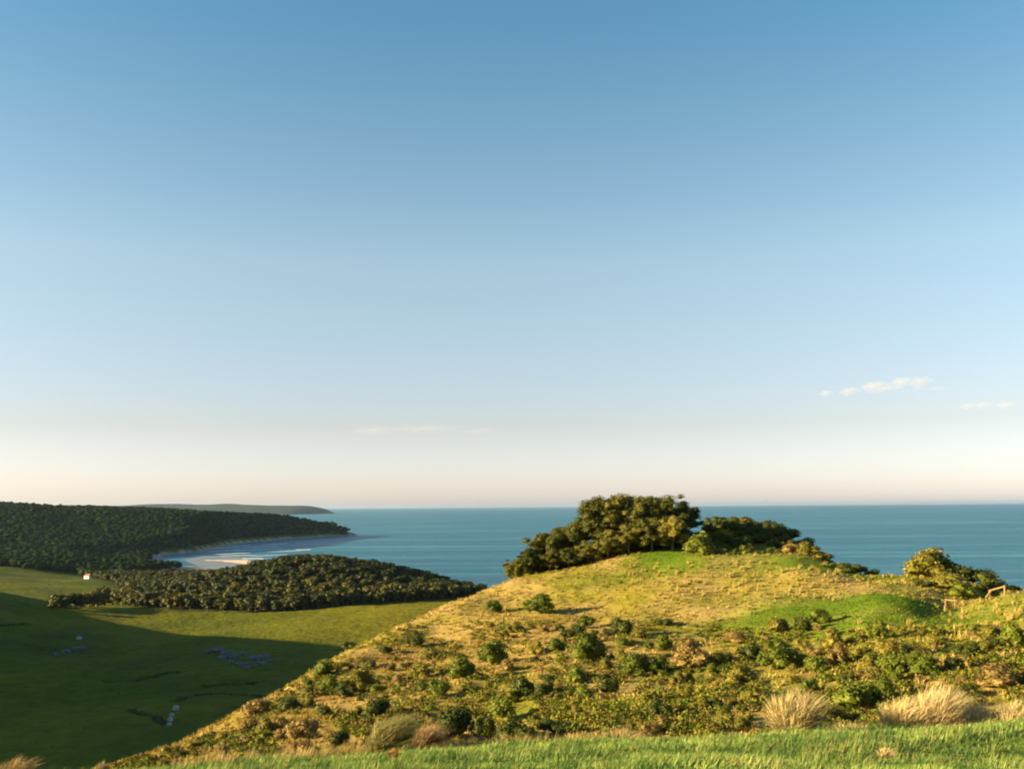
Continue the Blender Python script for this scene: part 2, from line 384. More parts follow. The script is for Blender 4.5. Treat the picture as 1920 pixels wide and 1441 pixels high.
GREENS = [(1330, 1046, 16, 6, .75), (1240, 1040, 7, 8, .9), (1420, 1048, 14, 5, .75), (1500, 1058, 10, 6, .8), (1420, 1130, 9, 6, .45), (1560, 1132, 12, 9, 1), (1650, 1125, 12, 9, 1), (1720, 1150, 10, 9, .95), (1480, 1152, 11, 7, .85), (1620, 1160, 12, 6, .9),
          (1850, 1140, 8, 6, .45), (1690, 1095, 7, 5, .5), (1600, 1280, 7, 8, .4), (1100, 1300, 9, 14, .25), (1450, 1250, 9, 9, .3)]
BROWNS = [(1000, 1175, 9, 7, .7), (900, 1210, 9, 7, .8), (1130, 1080, 9, 7, .5), (1330, 1200, 9, 7, .6), (620, 1300, 9, 9, .7), (480, 1370, 10, 10, .8), (780, 1230, 8, 7, .8),
          (1450, 1190, 7, 4, .6), (1000, 1260, 9, 8, .4), (700, 1380, 8, 12, .6), (350, 1400, 9, 10, .9), (560, 1390, 9, 12, .7), (1210, 1240, 7, 7, .4)]
ZC = {(g[0], g[1]): hill_at(g[0], g[1]) for g in GREENS + BROWNS}
na, nd_ = len(azs), len(ds)
idx = np.arange(na * nd_).reshape(na, nd_)
hq = np.stack([idx[:-1, :-1], idx[:-1, 1:], idx[1:, 1:], idx[1:, :-1]], -1).reshape(-1, 4)
hq = np.concatenate([hq, np.stack([idx[-1, :-1], idx[-1, 1:], idx[0, 1:], idx[0, :-1]], -1)])
hc = zones(GX, GY).reshape(-1, 3)
hill = link('grassy_hill', mesh_from('grassy_hill', np.stack([GX.ravel(), GY.ravel(), GZ.ravel() + CAMZ], 1), hq[:, ::-1], M['hill'], True, hc))
tag(hill, kind='structure')

# ------------------------------------------------------------------ valley, woods and cape (one height function, metres)
COAST = np.array([(-520, 3390), (-557, 3358), (-625, 3240), (-700, 3000), (-747, 2734), (-720, 2450), (-690, 2200), (-720, 2080), (-680, 1900), (-600, 1720), (-480, 1640), (-380, 1480),
                  (-300, 1300), (-170, 1120), (-70, 960), (-15, 860), (20, 720), (90, 470), (240, 360), (500, 300), (900, 150), (1500, -300), (1500, -900), (-4500, -900), (-4500, 5200), (-3000, 4500), (-1900, 3950), (-1150, 3600), (-800, 3440)], float)
def seg_dist(x, y, A, B):
    ax, ay = A; dx, dy = B[0] - ax, B[1] - ay; t = np.clip(((x - ax) * dx + (y - ay) * dy) / (dx * dx + dy * dy + 1e-9), 0, 1)
    return np.hypot(x - ax - t * dx, y - ay - t * dy), t
def coast_sd(x, y):
    best = np.full(x.shape, 1e9); ins = np.zeros(x.shape, bool); n = len(COAST)
    for i in range(n):
        A, B = COAST[i], COAST[(i + 1) % n]
        best = np.minimum(best, seg_dist(x, y, A, B)[0])
        cond = ((A[1] > y) != (B[1] > y)); xi = (B[0] - A[0]) * (y - A[1]) / (B[1] - A[1] + 1e-12) + A[0]
        ins ^= cond & (x < xi)
    return np.where(ins, best, -best)
CREST = [(-2600, 2100, 125), (-1700, 2350, 108), (-1360, 2480, 103), (-1200, 2560, 90), (-1080, 2620, 92), (-960, 2720, 86), (-900, 2900, 77), (-850, 3050, 70), (-800, 3150, 55), (-735, 3200, 41), (-690, 3250, 44),
         (-640, 3290, 30), (-615, 3310, 18), (-595, 3325, 24), (-575, 3340, 6), (-555, 3352, 9), (-535, 3380, 1.5)]
WOOD_C = (-178, 885)
def valley_z(x, y):
    x = np.asarray(x, float); y = np.asarray(y, float); sd = coast_sd(x, y)
    floor = 17 + 3.0 * fbm(x / 170, y / 170, 61, 3) + 1.9 * fbm(x / 45, y / 45, 71, 3)
    floor = floor + 10 * sstep(-380, -700, x) * sstep(1500, 1100, y)          # land lifts to the west
    floor = floor * (1 - .72 * sstep(980, 1400, y) * sstep(-700, -520, x))
    floor += 29 * np.exp(-.5 * (((x - WOOD_C[0]) / 74) ** 2 + ((y - WOOD_C[1]) / 80) ** 2))   # wooded knoll
    floor += 9 * np.exp(-.5 * (((x + 60) / 70) ** 2 + ((y - 700) / 90) ** 2))                   # paddock rising to the knoll's right end
    # ridge on the sun's side of the valley, west of the picture
    rx = -430 - .10 * (y - 300) - 40 * np.sin(y / 170)
    rh = np.interp(y, [300, 440, 500, 580, 680, 760, 810], [112, 108, 84, 60, 38, 12, 0]) + 5 * np.sin(y / 37) * (y < 760)
    floor += rh * np.exp(-.5 * ((x - rx) / np.where(x > rx, 84, 140)) ** 2) * sstep(-900, -300, y)
    best = np.full(x.shape, -1e3)
    for A, B in zip(CREST[:-1], CREST[1:]):
        dd, t = seg_dist(x, y, A[:2], B[:2]); hz = A[2] + (B[2] - A[2]) * t
        wd = 260 + 4.4 * hz
        best = np.maximum(best, hz * np.exp(-.5 * (dd / (wd * .62)) ** 2.0))
    spur = 14 * fbm(x / 240, y / 240, 83, 3) * sstep(20, 60, best)
    h = np.maximum(floor * np.where(y > 1500, 1 - sstep(1500, 1750, y) * .55, 1), best + spur)
    wB = sstep(1150, 1450, y) * (1 - sstep(1850, 2200, y))                      # low beach shore, steep shore elsewhere
    cap = (3 + .9 * sd) * (1 - wB) + (.01 * sd + sstep(60, 330, sd) * 60) * wB
    return np.where(sd > 0, np.minimum(h, cap), np.maximum(-6, sd * .05 - .6))
vx = np.concatenate([np.arange(-2600, -1200, 28), np.arange(-1200, 420, 8)]); vy = np.concatenate([np.arange(-600, 150, 20), np.arange(150, 1800, 8), np.arange(1800, 3700, 13)])
VX, VY = np.meshgrid(vx, vy, indexing='ij'); VZ = valley_z(VX, VY)
def ll(px, py, z):
    r = ray(px, py); d = (z - CAMZ) / r[2]; return r[0] * d, r[1] * d
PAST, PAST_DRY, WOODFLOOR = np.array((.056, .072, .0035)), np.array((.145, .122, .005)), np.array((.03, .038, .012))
n1 = fbm(VX / 90, VY / 90, 91, 4)
vc = PAST + (PAST_DRY - PAST) * np.clip(.25 + n1 * .7 + .5 * np.exp(-(((VX + 60) / 120) ** 2 + ((VY - 690) / 70) ** 2)), 0, 1)[..., None]
_h = ray(166, 1053); HOUSE_XY = (_h[0] * 1345, _h[1] * 1345)
def wood_mask(x, y):
    """1 where trees stand: knoll, belt behind the paddocks, all of the cape"""
    x = np.asarray(x, float); y = np.asarray(y, float)
    k = (((x - WOOD_C[0] - 12) / 172) ** 2 + ((y - WOOD_C[1] - 15) / 185) ** 2)
    front = 704 + 22 * fbm(x / 60, y * 0, 5, 2) - 8 * np.exp(-((x + 205) / 45) ** 2) + 40 * sstep(-110, -55, x)
    kn = (k < 1) & (y > front) & (y < 1040)
    f2 = 1330 + 60 * fbm(x / 140, y * 0 + 3, 8, 3)
    cape = (y > f2)
    belt = (x > -335 - (y - 905) * .55) & (x < -230) & (y > 905 + 40 * fbm(x / 50, y * 0, 15, 2)) 
    sd = coast_sd(x, y)
    near_house = (np.abs(x - HOUSE_XY[0]) < 16) & (y > HOUSE_XY[1] - 90) & (y < HOUSE_XY[1] + 14)
    return ~near_house & (kn | ((cape | belt) & (y < 5000))) & (sd > np.where(y > 1850, 8, np.where(y > 1450, 28, np.where(y > 1080, 50, 8))))
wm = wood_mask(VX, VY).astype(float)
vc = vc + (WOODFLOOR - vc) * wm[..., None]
sdV = coast_sd(VX, VY)
sandm = (sdV < np.where(VY > 2050, 3, 70)) & (VY > 1200)
vc[sandm] = (.36, .30, .23)
na, nb = len(vx), len(vy); idx = np.arange(na * nb).reshape(na, nb)
vq = np.stack([idx[:-1, :-1], idx[1:, :-1], idx[1:, 1:], idx[:-1, 1:]], -1).reshape(-1, 4)
keep = (VZ.ravel()[vq].max(1) > -3)
val = link('valley', mesh_from('valley', np.stack([VX.ravel(), VY.ravel(), VZ.ravel()], 1), vq[keep], M['valley'], True, vc.reshape(-1, 3)))
tag(val, kind='structure')
def valley_at(px, py, dmin=150, dmax=2600):
    r = ray(px, py); d = np.arange(dmin, dmax, 2.0); g = valley_z(r[0] * d, r[1] * d); z = CAMZ + r[2] * d
    k = np.argmax(z <= g) if (z <= g).any() else np.argmin(z - g)
    return np.array([r[0] * d[k], r[1] * d[k], g[k]])

# sea
sea = link('sea', mesh_from('sea', [(-60000, -9000, 0), (60000, -9000, 0), (60000, 75000, 0), (-60000, 75000, 0)], np.array([[0, 1, 2, 3]]), M['sea']))
tag(sea, kind='structure')
# far headland across the bay, 15 km off
hp = [(-16000, 190), (-9000, 175), (-7200, 160), (-6200, 158), (-5400, 168), (-4700, 158), (-4100, 150), (-3600, 146), (-3200, 130), (-3000, 95), (-2880, 45), (-2780, 2)]
fx = np.linspace(-16000, -2760, 240); fh = np.interp(fx, [a for a, b in hp], [b for a, b in hp]); fh = fh + 7 * fbm(fx / 500, fx * 0, 3, 4) * sstep(5, 60, fh)
fy = np.linspace(-1, 1, 21); FXX, FYY = np.meshgrid(fx, fy, indexing='ij')
prof = 1 - np.abs(FYY) ** 1.7
FZ = np.maximum(fh[:, None] * prof * (1 + .10 * fbm(FXX / 400, FYY * 4, 13, 3)) - 3, -4)
idx = np.arange(FXX.size).reshape(FXX.shape); fq = np.stack([idx[:-1, :-1], idx[1:, :-1], idx[1:, 1:], idx[:-1, 1:]], -1).reshape(-1, 4)
far = link('far_headland', mesh_from('far_headland', np.stack([FXX.ravel(), (15600 + FYY * (260 + fh[:, None] * 9)).ravel(), FZ.ravel()], 1), fq, M['far_land'], True))
tag(far, kind='structure')

# beach: wet flat, dry bar and broken surf, thin sheets one over the other
def sheet(name, pts, z, m, kind='structure', sub=None):
    pts = np.array(pts, float); c = pts.mean(0); n = len(pts)
    v = np.concatenate([np.c_[pts, np.full(n, z)], [[c[0], c[1], z + .25]]]); t = np.array([[i, (i + 1) % n, n] for i in range(n)])
    return tag(link(name, mesh_from(name, v, t, m)), kind=kind)
def band(name, line, w, z, m, kind='structure', seed=0):
    line = np.array(line, float); t = np.linspace(0, len(line) - 1, 60)
    cx = np.interp(t, range(len(line)), line[:, 0]); cy = np.interp(t, range(len(line)), line[:, 1])
    tx, ty = np.gradient(cx), np.gradient(cy); l = np.hypot(tx, ty); nx, ny = -ty / l, tx / l
    ww = w * np.sin(np.linspace(.05, math.pi - .05, 60)) * (.75 + .5 * vnoise(t * 3, t * 0, seed)); off = w * .7 * fbm(t * 1.5, t * 0, seed + 4, 3)
    a = np.c_[cx + nx * (ww + off), cy + ny * (ww + off), np.full(60, z)]; b = np.c_[cx + nx * (off - ww), cy + ny * (off - ww), np.full(60, z)]
    cc = np.c_[cx + nx * off, cy + ny * off, np.full(60, z + .5)]
    v = np.concatenate([a, cc, b]); i = np.arange(59)
    q = np.concatenate([np.c_[i, i + 60, i + 61, i + 1], np.c_[i + 60, i + 120, i + 121, i + 61]])
    return tag(link(name, mesh_from(name, v, q, m, True)), kind=kind)
sheet('wet_sand_flat', [ll(*p, .5) for p in ((342, 1049), (380, 1042), (430, 1042), (478, 1048), (480, 1062), (430, 1070), (380, 1065))], .5, M['wet_sand'])
band('sand_bar', [ll(*p, 1.0) for p in ((392, 1049), (420, 1050), (450, 1052), (470, 1055), (490, 1060))], 26, 1.0, M['sand'])
for k, (ln, w) in enumerate(([[(455, 1047), (475, 1047), (495, 1048)], 9], [[(480, 1053), (505, 1051), (530, 1049)], 10], [[(490, 1022), (515, 1020), (540, 1019)], 16], [[(555, 1031), (570, 1031), (585, 1030)], 10],
                             [[(430, 1024), (450, 1023), (470, 1022)], 10], [[(400, 1040), (440, 1038), (470, 1037)], 7],
                             [[(410, 1043), (440, 1042), (480, 1042)], 4], [[(470, 1044), (500, 1042), (540, 1040)], 5], [[(440, 1033), (480, 1031), (530, 1029)], 5], [[(390, 1035), (420, 1033), (450, 1031)], 5], [[(500, 1036), (540, 1034), (570, 1033)], 4], [[(455, 1027), (490, 1026), (520, 1025)], 4], [[(400, 1029), (425, 1027), (450, 1026)], 4])):
    band('breaking_wave', [ll(*p, .4) for p in ln], w * .8, .9 + .06 * k, M['foam'], 'structure', k * 7)
# creek wandering along the shaded valley floor, with its rushes
CREEKS = [[(200, 1278), (250, 1277), (285, 1270), (310, 1262), (340, 1260)], [(325, 1316), (345, 1308), (380, 1303), (420, 1301), (470, 1304), (510, 1306)], [(385, 1287), (430, 1283), (480, 1282)],
          [(60, 1170), (20, 1172), (-30, 1176)], [(250, 1330), (285, 1345), (315, 1360)]]
rush = Geo()
for k, c in enumerate(CREEKS):
    p = np.array([valley_at(*q)[:2] for q in c]); t = np.linspace(0, len(p) - 1, 50)
    x = np.interp(t, range(len(p)), p[:, 0]); y = np.interp(t, range(len(p)), p[:, 1])
    x += fbm(t * 2, t * 0, k, 2) * 3; tx, ty = np.gradient(x), np.gradient(y); l = np.hypot(tx, ty); nx, ny = -ty / l, tx / l; w = .8
    za = valley_z(x + nx * w, y + ny * w); zb = valley_z(x - nx * w, y - ny * w); z = np.maximum(za, zb) + .12
    v = np.concatenate([np.c_[x + nx * w, y + ny * w, z], np.c_[x - nx * w, y - ny * w, z]]); i = np.arange(49)
    tag(link('creek', mesh_from('creek', v, np.c_[i, i + 50, i + 51, i + 1], M['mud'], True)), kind='structure')
    j = rng.integers(0, 50, 160); s = rng.choice([-1, 1], 160) * rng.uniform(.7, 2.0, 160)
    rx_, ry_ = x[j] + nx[j] * s, y[j] + ny[j] * s
    bv, bt = blades(np.c_[rx_, ry_, valley_z(rx_, ry_)], 12, rng.uniform(.4, .9, 160), .4, .06); rush.add(bv, t=bt, c=(.04, .055, .012))
N = 5200; x = rng.uniform(-420, 20, N); y = rng.uniform(240, 900, N); ok = (fbm(x / 40, y / 25, 205, 3) > .05) & ~wood_mask(x, y); x, y = x[ok], y[ok]
bv, bt = blades(np.c_[x, y, valley_z(x, y)], 9, rng.uniform(.25, .75, len(x)), .45, .09, rng, (.2, 0)); rush.add(bv, t=bt, c=np.repeat(np.array([(.05, .065, .010), (.10, .09, .016)])[rng.integers(0, 2, len(x))], 27, 0))
tag(link('creek_rushes', rush.mesh('creek_rushes', M['blade'])), 'dark rushes along the creek and over the shaded paddocks', 'rushes', kind='stuff')

# ------------------------------------------------------------------ plants: mesh kinds, then individuals
def shrub_mesh(name, seed, leafm, lobes_n=7, nl=420, size=.10, flat=.8):
    """rounded wind-clipped shrub about 1 m wide and .9 m tall, foot at the origin"""
    r = np.random.default_rng(seed); lb = []
    for k in range(lobes_n):
        a = r.uniform(0, 6.28); q = r.uniform(.05, .34) * (k > 0)
        rad = r.uniform(.17, .30)
        lb.append((math.cos(a) * q + .03, math.sin(a) * q, rad * .8 + r.uniform(.02, .42) * flat * (1 - q), rad, rad, rad * r.uniform(.75, 1.05)))
    lb = np.array(lb); g = Geo()
    for l in lb: v, f = lump(l, r, ICO1, .80, .12); g.add(v, t=f)
    v, q = leaves(lb, nl, size, r, (.78, 1.10)); g.add(v, q=q)
    return g.mesh(name, leafm)
KIND = {}
for kind, m, n in (('dark', 'leaf_dark', 3), ('green', 'leaf_green', 4), ('olive', 'leaf_olive', 4), ('brown', 'leaf_brown', 3)):
    KIND[kind] = [shrub_mesh('shrub_foliage', 100 + i + len(kind) * 13, M[m], 8 + i, 1300, .036) for i in range(n)]
def put(name, me, p, sx, sy, sz, rot):
    o = link(name, me, None, p); o.scale = (sx, sy, sz); o.rotation_euler = (0, 0, rot); return o

R = random.Random(5)
# shrubs one can single out: pixel of foot, width and height in photograph pixels, kind, label
NAMED = [
    (1166, 1192, 44, 46, 'dark', 'dark twin-headed shrub at the top edge of the scrub below the hilltop trees'),
    (1246, 1174, 36, 20, 'dark', 'lone low dark shrub on the yellow grass right of the twin-headed shrub'),
    (1012, 1152, 62, 40, 'green', 'bright green shrub alone on the straw slope below the left end of the hilltop trees'),
    (925, 1148, 44, 32, 'green', 'slender green shrub on the straw slope near the ridge, left of the bright green one'),
    (966, 1186, 36, 22, 'olive', 'small olive shrub on the brown grass under the bright green shrub'),
    (1104, 1240, 64, 56, 'green', 'tall green shrub in mid slope below the twin-headed dark shrub'),
    (1195, 1268, 56, 42, 'green', 'broad bright green shrub in the middle of the scrub slope'),
    (985, 1308, 48, 56, 'dark', 'tall narrow dark shrub on the lower slope, left of two side by side'),
    (1018, 1306, 40, 44, 'dark', 'tall narrow dark shrub on the lower slope, right of two side by side'),
    (924, 1246, 54, 46, 'green', 'rounded green shrub half way down the left part of the slope'),
    (1294, 1252, 84, 52, 'brown', 'large round brown bush in the middle of the scrub slope'),
    (1354, 1244, 46, 34, 'olive', 'round olive bush just right of the large brown bush'),
    (1460, 1252, 78, 52, 'green', 'wide green bush below the green flat on the right of the slope'),
    (1532, 1262, 54, 42, 'green', 'compact green bush right of the wide green bush'),
    (1573, 1250, 40, 44, 'brown', 'pale tan bush between two green bushes on the right of the slope'),
    (1674, 1266, 60, 44, 'green', 'dense green bush on the slope above the straw tussocks at right'),
    (1600, 1332, 100, 66, 'green', 'largest bright green bush, low on the slope between the straw tussocks'),
    (1655, 1318, 54, 46, 'green', 'green bush touching the right side of the largest green bush'),
    (1634, 1352, 32, 24, 'dark', 'small black-green shrub in the straw fringe between the big tussocks'),
    (852, 1394, 90, 84, 'dark', 'largest dark bush, at the foot of the slope right of the windswept grey tussock'),
    (905, 1392, 62, 66, 'dark', 'dark bush joined to the right of the largest dark bush'),
    (962, 1392, 70, 52, 'dark', 'rounded dark bush at the bottom of the slope just above the lawn'),
    (541, 1334, 70, 34, 'dark', 'flat dark shrub low on the spur above the shaded valley'),
    (606, 1344, 46, 30, 'dark', 'small dark shrub right of the flat dark shrub on the spur'),
    (636, 1404, 56, 44, 'dark', 'dusky shrub just above the lawn left of the windswept tussock'),
    (772, 1212, 50, 32, 'dark', 'dark shrub on the ridge line left of the straw crest'),
    (697, 1252, 32, 20, 'dark', 'small dark shrub near the left skyline of the spur'),
    (655, 1214, 30, 22, 'dark', 'small dark shrub standing on the left skyline against the green paddock'),
    (820, 1306, 52, 40, 'green', 'leafy green shrub on the left slope above the dark bushes'),
    (868, 1272, 60, 40, 'green', 'bright shrub on the left slope below the rounded green shrub'),
    (795, 1298, 46, 32, 'dark', 'dark shrub left of the leafy green shrub on the left slope'),
    (1905, 1215, 50, 44, 'green', 'green bush on the slope at the right edge of the picture'),
    (1380, 1205, 60, 22, 'brown', 'pale feathery brown bush at the upper edge of the scrub'),
    (1640, 1176, 22, 16, 'dark', 'tiny dark bush on the edge of the green flat'),
    (1870, 1290, 90, 40, 'brown', 'wide brown bush behind the straw tussocks at the right edge'),
    (1040, 1375, 60, 34, 'dark', 'dark shrub just above the middle of the lawn'),
    (1235, 1345, 44, 44, 'dark', 'dark twiggy shrub low on the slope above the straw fringe'),
]
taken = []
def shrub_at(px, py, w, h, kind, label, group=None, p=None):
    p = hill_at(px, py) if p is None else p; s = scale_at(p); me = R.choice(KIND[kind])
    o = put('shrub', me, (p[0], p[1], p[2] - .06), w * s, w * s * R.uniform(.8, 1.1), h * s * 1.15, R.uniform(0, 6.28))
    tag(o, label, 'shrub', group); taken.append((px, py - h * .3, w)); return o
for t in NAMED: shrub_at(*t)
def edge_py(px): return float(np.interp(px, [e[0] for e in edge], [e[1] for e in edge]))
def ridge_py(px): return float(np.interp(px, [e[0] for e in ridge], [e[1] for e in ridge]))
ZONE = [('scrub on the left spur', 300, 800), ('scrub in the middle of the slope', 800, 1250), ('scrub on the right of the slope', 1250, 1925)]
WORDS = {'dark': 'low dark green shrub', 'green': 'low mid-green shrub', 'olive': 'low olive shrub', 'brown': 'low tan-brown shrub'}
n = 0; tries = 0
while n < 232 and tries < 4000:
    tries += 1; px = R.uniform(300, 1925)
    top = max(ridge_py(px) + 16, 1188 - 20 * math.sin(px / 130)) if px < 1260 else 1186 + 16 * math.sin(px / 90); bot = edge_py(px) - 4
    if px > 1720: top = 1178
    py = top + (bot - top) * R.random() ** .8
    if vnoise(px / 110, py / 60, 3) < .36: continue
    kind = R.choices(['dark', 'green', 'olive', 'brown'], [2.0, 3.2, 4.2, 1.5] if px > 800 else [3, 1.5, 3, 2])[0]
    w = (18 + 44 * R.random() ** 1.6) * (.7 + .5 * (py - 1150) / 230); h = w * R.uniform(.55, .85)
    if any(abs(px - a) < (w + c) * .33 and abs(py - h * .3 - b) < (w + c) * .2 for a, b, c in taken): continue
    z = ('upper ' if py < top + (bot - top) * .45 else 'lower ') + next(k for k, a, b in ZONE if a <= px < b)
    shrub_at(px, py, w, h, kind, WORDS[kind] + ' in the ' + z, WORDS[kind] + 's, ' + z); n += 1

# bushes on the shaded mound behind the lit crest, on the small knoll at right, and along the crest
SPECIAL = [(1350, 988, 163, 40, 26, 'dark', 'dark bush on the shaded skyline just right of the tall trees'), (1395, 990, 163, 58, 30, 'olive', 'round bush with a sunlit top on the shaded skyline'),
           (1440, 1004, 162, 56, 28, 'dark', 'dark bush on the shaded skyline below the sunlit-topped one'), (1474, 1014, 161, 52, 28, 'dark', 'dark bush half way down the shaded skyline'),
           (1504, 1030, 158, 46, 26, 'dark', 'dark bush low on the shaded skyline'), (1530, 1046, 154, 44, 24, 'dark', 'lowest dark bush on the shaded skyline'),
           (1314, 1040, 140, 56, 42, 'green', 'sunlit green shrub with a bare stem in front of the shaded mound'), (1345, 1040, 142, 40, 18, 'brown', 'low bush at the foot of the sunlit green shrub'),
           (1392, 1041, 141, 30, 20, 'green', 'small sunlit green shrub at the foot of the shaded mound'), (1485, 1050, 139, 40, 28, 'brown', 'tan sunlit bush at the right end of the lit crest'),
           (1515, 1060, 138, 44, 26, 'olive', 'olive bush on the shoulder right of the tan bush'), (1545, 1068, 138, 40, 20, 'olive', 'olive bush low on the shoulder towards the saddle'),
           (1748, 1098, 130, 84, 54, 'olive', 'tall sunlit olive bush at the left end of the bushy knoll'), (1722, 1090, 132, 46, 24, 'olive', 'small olive bush at the left foot of the bushy knoll'),
           (1792, 1098, 131, 76, 46, 'dark', 'dark bush on top of the bushy knoll'), (1830, 1104, 130, 70, 40, 'dark', 'dark bush right of the top of the bushy knoll'),
           (1864, 1108, 128, 62, 34, 'dark', 'dark bush on the falling side of the bushy knoll'), (1896, 1114, 127, 50, 26, 'dark', 'last dark bush where the bushy knoll meets the sea'),
           (1776, 1116, 121, 60, 30, 'olive', 'olive shrub in front of the bushy knoll above the timber rail'), (1806, 1122, 119, 44, 28, 'green', 'green shrub right of the timber rail'), (1735, 1118, 120, 40, 16, 'dark', 'flat dark shrub left of the timber rail'),
           (1586, 1080, 136, 34, 20, 'dark', 'dark bush in the saddle, left of three against the sea'), (1608, 1081, 136, 36, 24, 'dark', 'dark bush in the saddle, middle of three against the sea'), (1632, 1084, 136, 32, 18, 'dark', 'dark bush in the saddle, right of three against the sea'),
           (1592, 1098, 133, 40, 20, 'dark', 'dark shrub in the hollow of the saddle')]
for px, py, d, w, h, kind, lab in SPECIAL:
    if px > 1700 and d > 126: d -= 2
    r = ray(px, py); x, y = r[0] * d, r[1] * d; shrub_at(px, py, w, h, kind, lab, None, np.array([x, y, hill_z(x, y)]))
COVER = []
for ks in ('dark', 'dark', 'olive'):
    me_ = KIND[ks][0 if not COVER else len(COVER) % 2]; va = np.empty(len(me_.vertices) * 3, np.float32); me_.vertices.foreach_get('co', va)
    pol = [list(p_.vertices) for p_ in me_.polygons]; COVER.append((va.reshape(-1, 3), np.array([p_ for p_ in pol if len(p_) == 3]), np.array([p_ for p_ in pol if len(p_) == 4])))
def cover(g_, x, y, w, h):
    v_, t_, q_ = R.choice(COVER); s_ = math.hypot(x, y) / FPX; a = R.uniform(0, 6.28); c_, n2 = math.cos(a), math.sin(a)
    g_.add(np.c_[(v_[:, 0] * c_ - v_[:, 1] * n2) * w * s_, (v_[:, 0] * n2 + v_[:, 1] * c_) * w * s_, v_[:, 2] * h * s_ * 1.15] + [x, y, float(hill_z(x, y)) - .06], t=t_, q=q_)
MOUND, UNDER = Geo(), Geo()
for px in range(1325, 1560, 13):                # cover of the shaded mound
    for d in (147, 151.5, 156, 160):
        px2 = px + R.uniform(-6, 6); r = ray(px2, 1030); dd = d + R.uniform(-1.5, 1.5); x, y = r[0] * dd, r[1] * dd
        lim = np.interp(px2, [1325, 1350, 1420, 1500, 1555], [162, 164, 164, 157, 149])
        if dd > lim or (px2 < 1375 and R.random() < .6): continue
        cover(MOUND, x, y, R.uniform(22, 40), R.uniform(16, 24))

# ---- hilltop trees
def tree_parts(seed, H, Wd, leafm, lean=.12, nl=3600, bare=.25):
    """wind-shaped coastal tree: returns trunk mesh and crown mesh, foot at the origin"""
    r = np.random.default_rng(seed); tg = Geo(); lobes = []; limbs = []
    top = H * .72
    base = np.array([[0, 0, -.3], [r.uniform(-.1, .1), r.uniform(-.1, .1), H * .18], [lean * H * .3, r.uniform(-.2, .2), H * .40], [lean * H * .5, 0, H * .58]])
    tr = .035 * H; v, q = tube(base, [tr * 1.25, tr, tr * .8, tr * .5], 7); tg.add(v, q=q)
    nb = int(20 + Wd * 1.2)
    for k in range(nb):
        a = 2 * math.pi * k / nb + r.uniform(-.4, .4); q_ = Wd * .5 * r.uniform(.35, .80) * (1 if k % 4 else .3)
        zt = H * (bare + (.92 - bare) * (1 - (q_ / (Wd * .5)) ** 2 * .75)) * r.uniform(.72, 1.0)
        if k % 3 == 2: zt *= r.uniform(.45, .7)
        e = np.array([math.cos(a) * q_ + lean * H * .5, math.sin(a) * q_ * .85, zt])
        s = base[1] + (base[3] - base[1]) * r.uniform(.1, 1); m = (s + e) / 2 + np.array([0, 0, -.04 * H]) + r.normal(size=3) * .03 * H
        v, q = tube([s, m, e], [tr * .5, tr * .32, tr * .12], 5)
        if k % 3 == 0: lg = Geo(); lg.add(v, q=q); limbs.append(lg.mesh('limb', M['bark']))
        else: tg.add(v, q=q)
        rad = r.uniform(.105, .175) * (Wd + H) * .5
        lobes.append((*e, rad, rad * .95, rad * r.uniform(.6, .85)))
        for j in range(2):
            e2 = e + r.normal(size=3) * rad * np.array([.8, .8, .5]); r2 = rad * r.uniform(.45, .7); lobes.append((*e2, r2, r2, r2 * .75))
            v, q = tube([m, e2], [tr * .25, tr * .08], 4); tg.add(v, q=q)
    g = Geo(); lb = np.array(lobes); lb[:, 2] = np.minimum(lb[:, 2], H * r.uniform(.93, 1.0, len(lb)) - lb[:, 5] * .95)
    for l in lb: v, f = lump(l, r, ICO1, .72, .14); g.add(v, t=f)
    v, q = leaves(lb, nl, .007 * H + .047, r, (.70, 1.18)); g.add(v, q=q)
    return tg.mesh('trunk', M['bark']), g.mesh('crown', M[leafm]), limbs
TREES = [(968, 1084, 1046, 52, 'leaf_tree', 'small bushy tree at the far left foot of the hilltop clump'), (992, 1080, 1026, 54, 'leaf_dark', 'low dark tree second from the left end of the hilltop clump'),
         (1017, 1068, 990, 46, 'leaf_tree', 'thin tree with a lone tuft standing clear against the sea'), (1045, 1064, 984, 66, 'leaf_tree', 'olive tree on the left shoulder of the hilltop clump'),
         (1078, 1056, 972, 66, 'leaf_tree', 'leafy tree below the tall left crown of the hilltop clump'), (1116, 1046, 926, 84, 'leaf_tree', 'tall tree with the leftmost of the high crowns on the hilltop'),
         (1156, 1042, 921, 84, 'leaf_tree', 'tall tree, second of the high crowns on the hilltop skyline'), (1204, 1034, 918, 86, 'leaf_tree', 'tallest tree, in the middle of the hilltop skyline'),
         (1246, 1022, 926, 78, 'leaf_tree', 'tall tree, fourth of the high crowns on the hilltop skyline'), (1279, 1010, 936, 62, 'leaf_dark', 'dark tree, last of the high crowns at the right of the clump'),
         (1066, 1074, 1026, 58, 'leaf_tree', 'low dark-topped tree in front at the left of the hilltop clump'), (1103, 1064, 1012, 60, 'leaf_tree', 'low round tree in front beneath the tall left crown'),
         (1140, 1056, 990, 58, 'leaf_tree', 'front tree with pale bare limbs under the second high crown'), (1180, 1048, 978, 62, 'leaf_tree', 'front tree beneath the tallest crown on the hilltop'),
         (1222, 1038, 976, 62, 'leaf_tree', 'front tree beneath the fourth high crown on the hilltop'), (1260, 1026, 966, 56, 'leaf_olive', 'round pale olive tree at the right front of the hilltop clump'),
         (1030, 1074, 1030, 50, 'leaf_tree', 'low spreading tree on the grass edge left of the clump')]
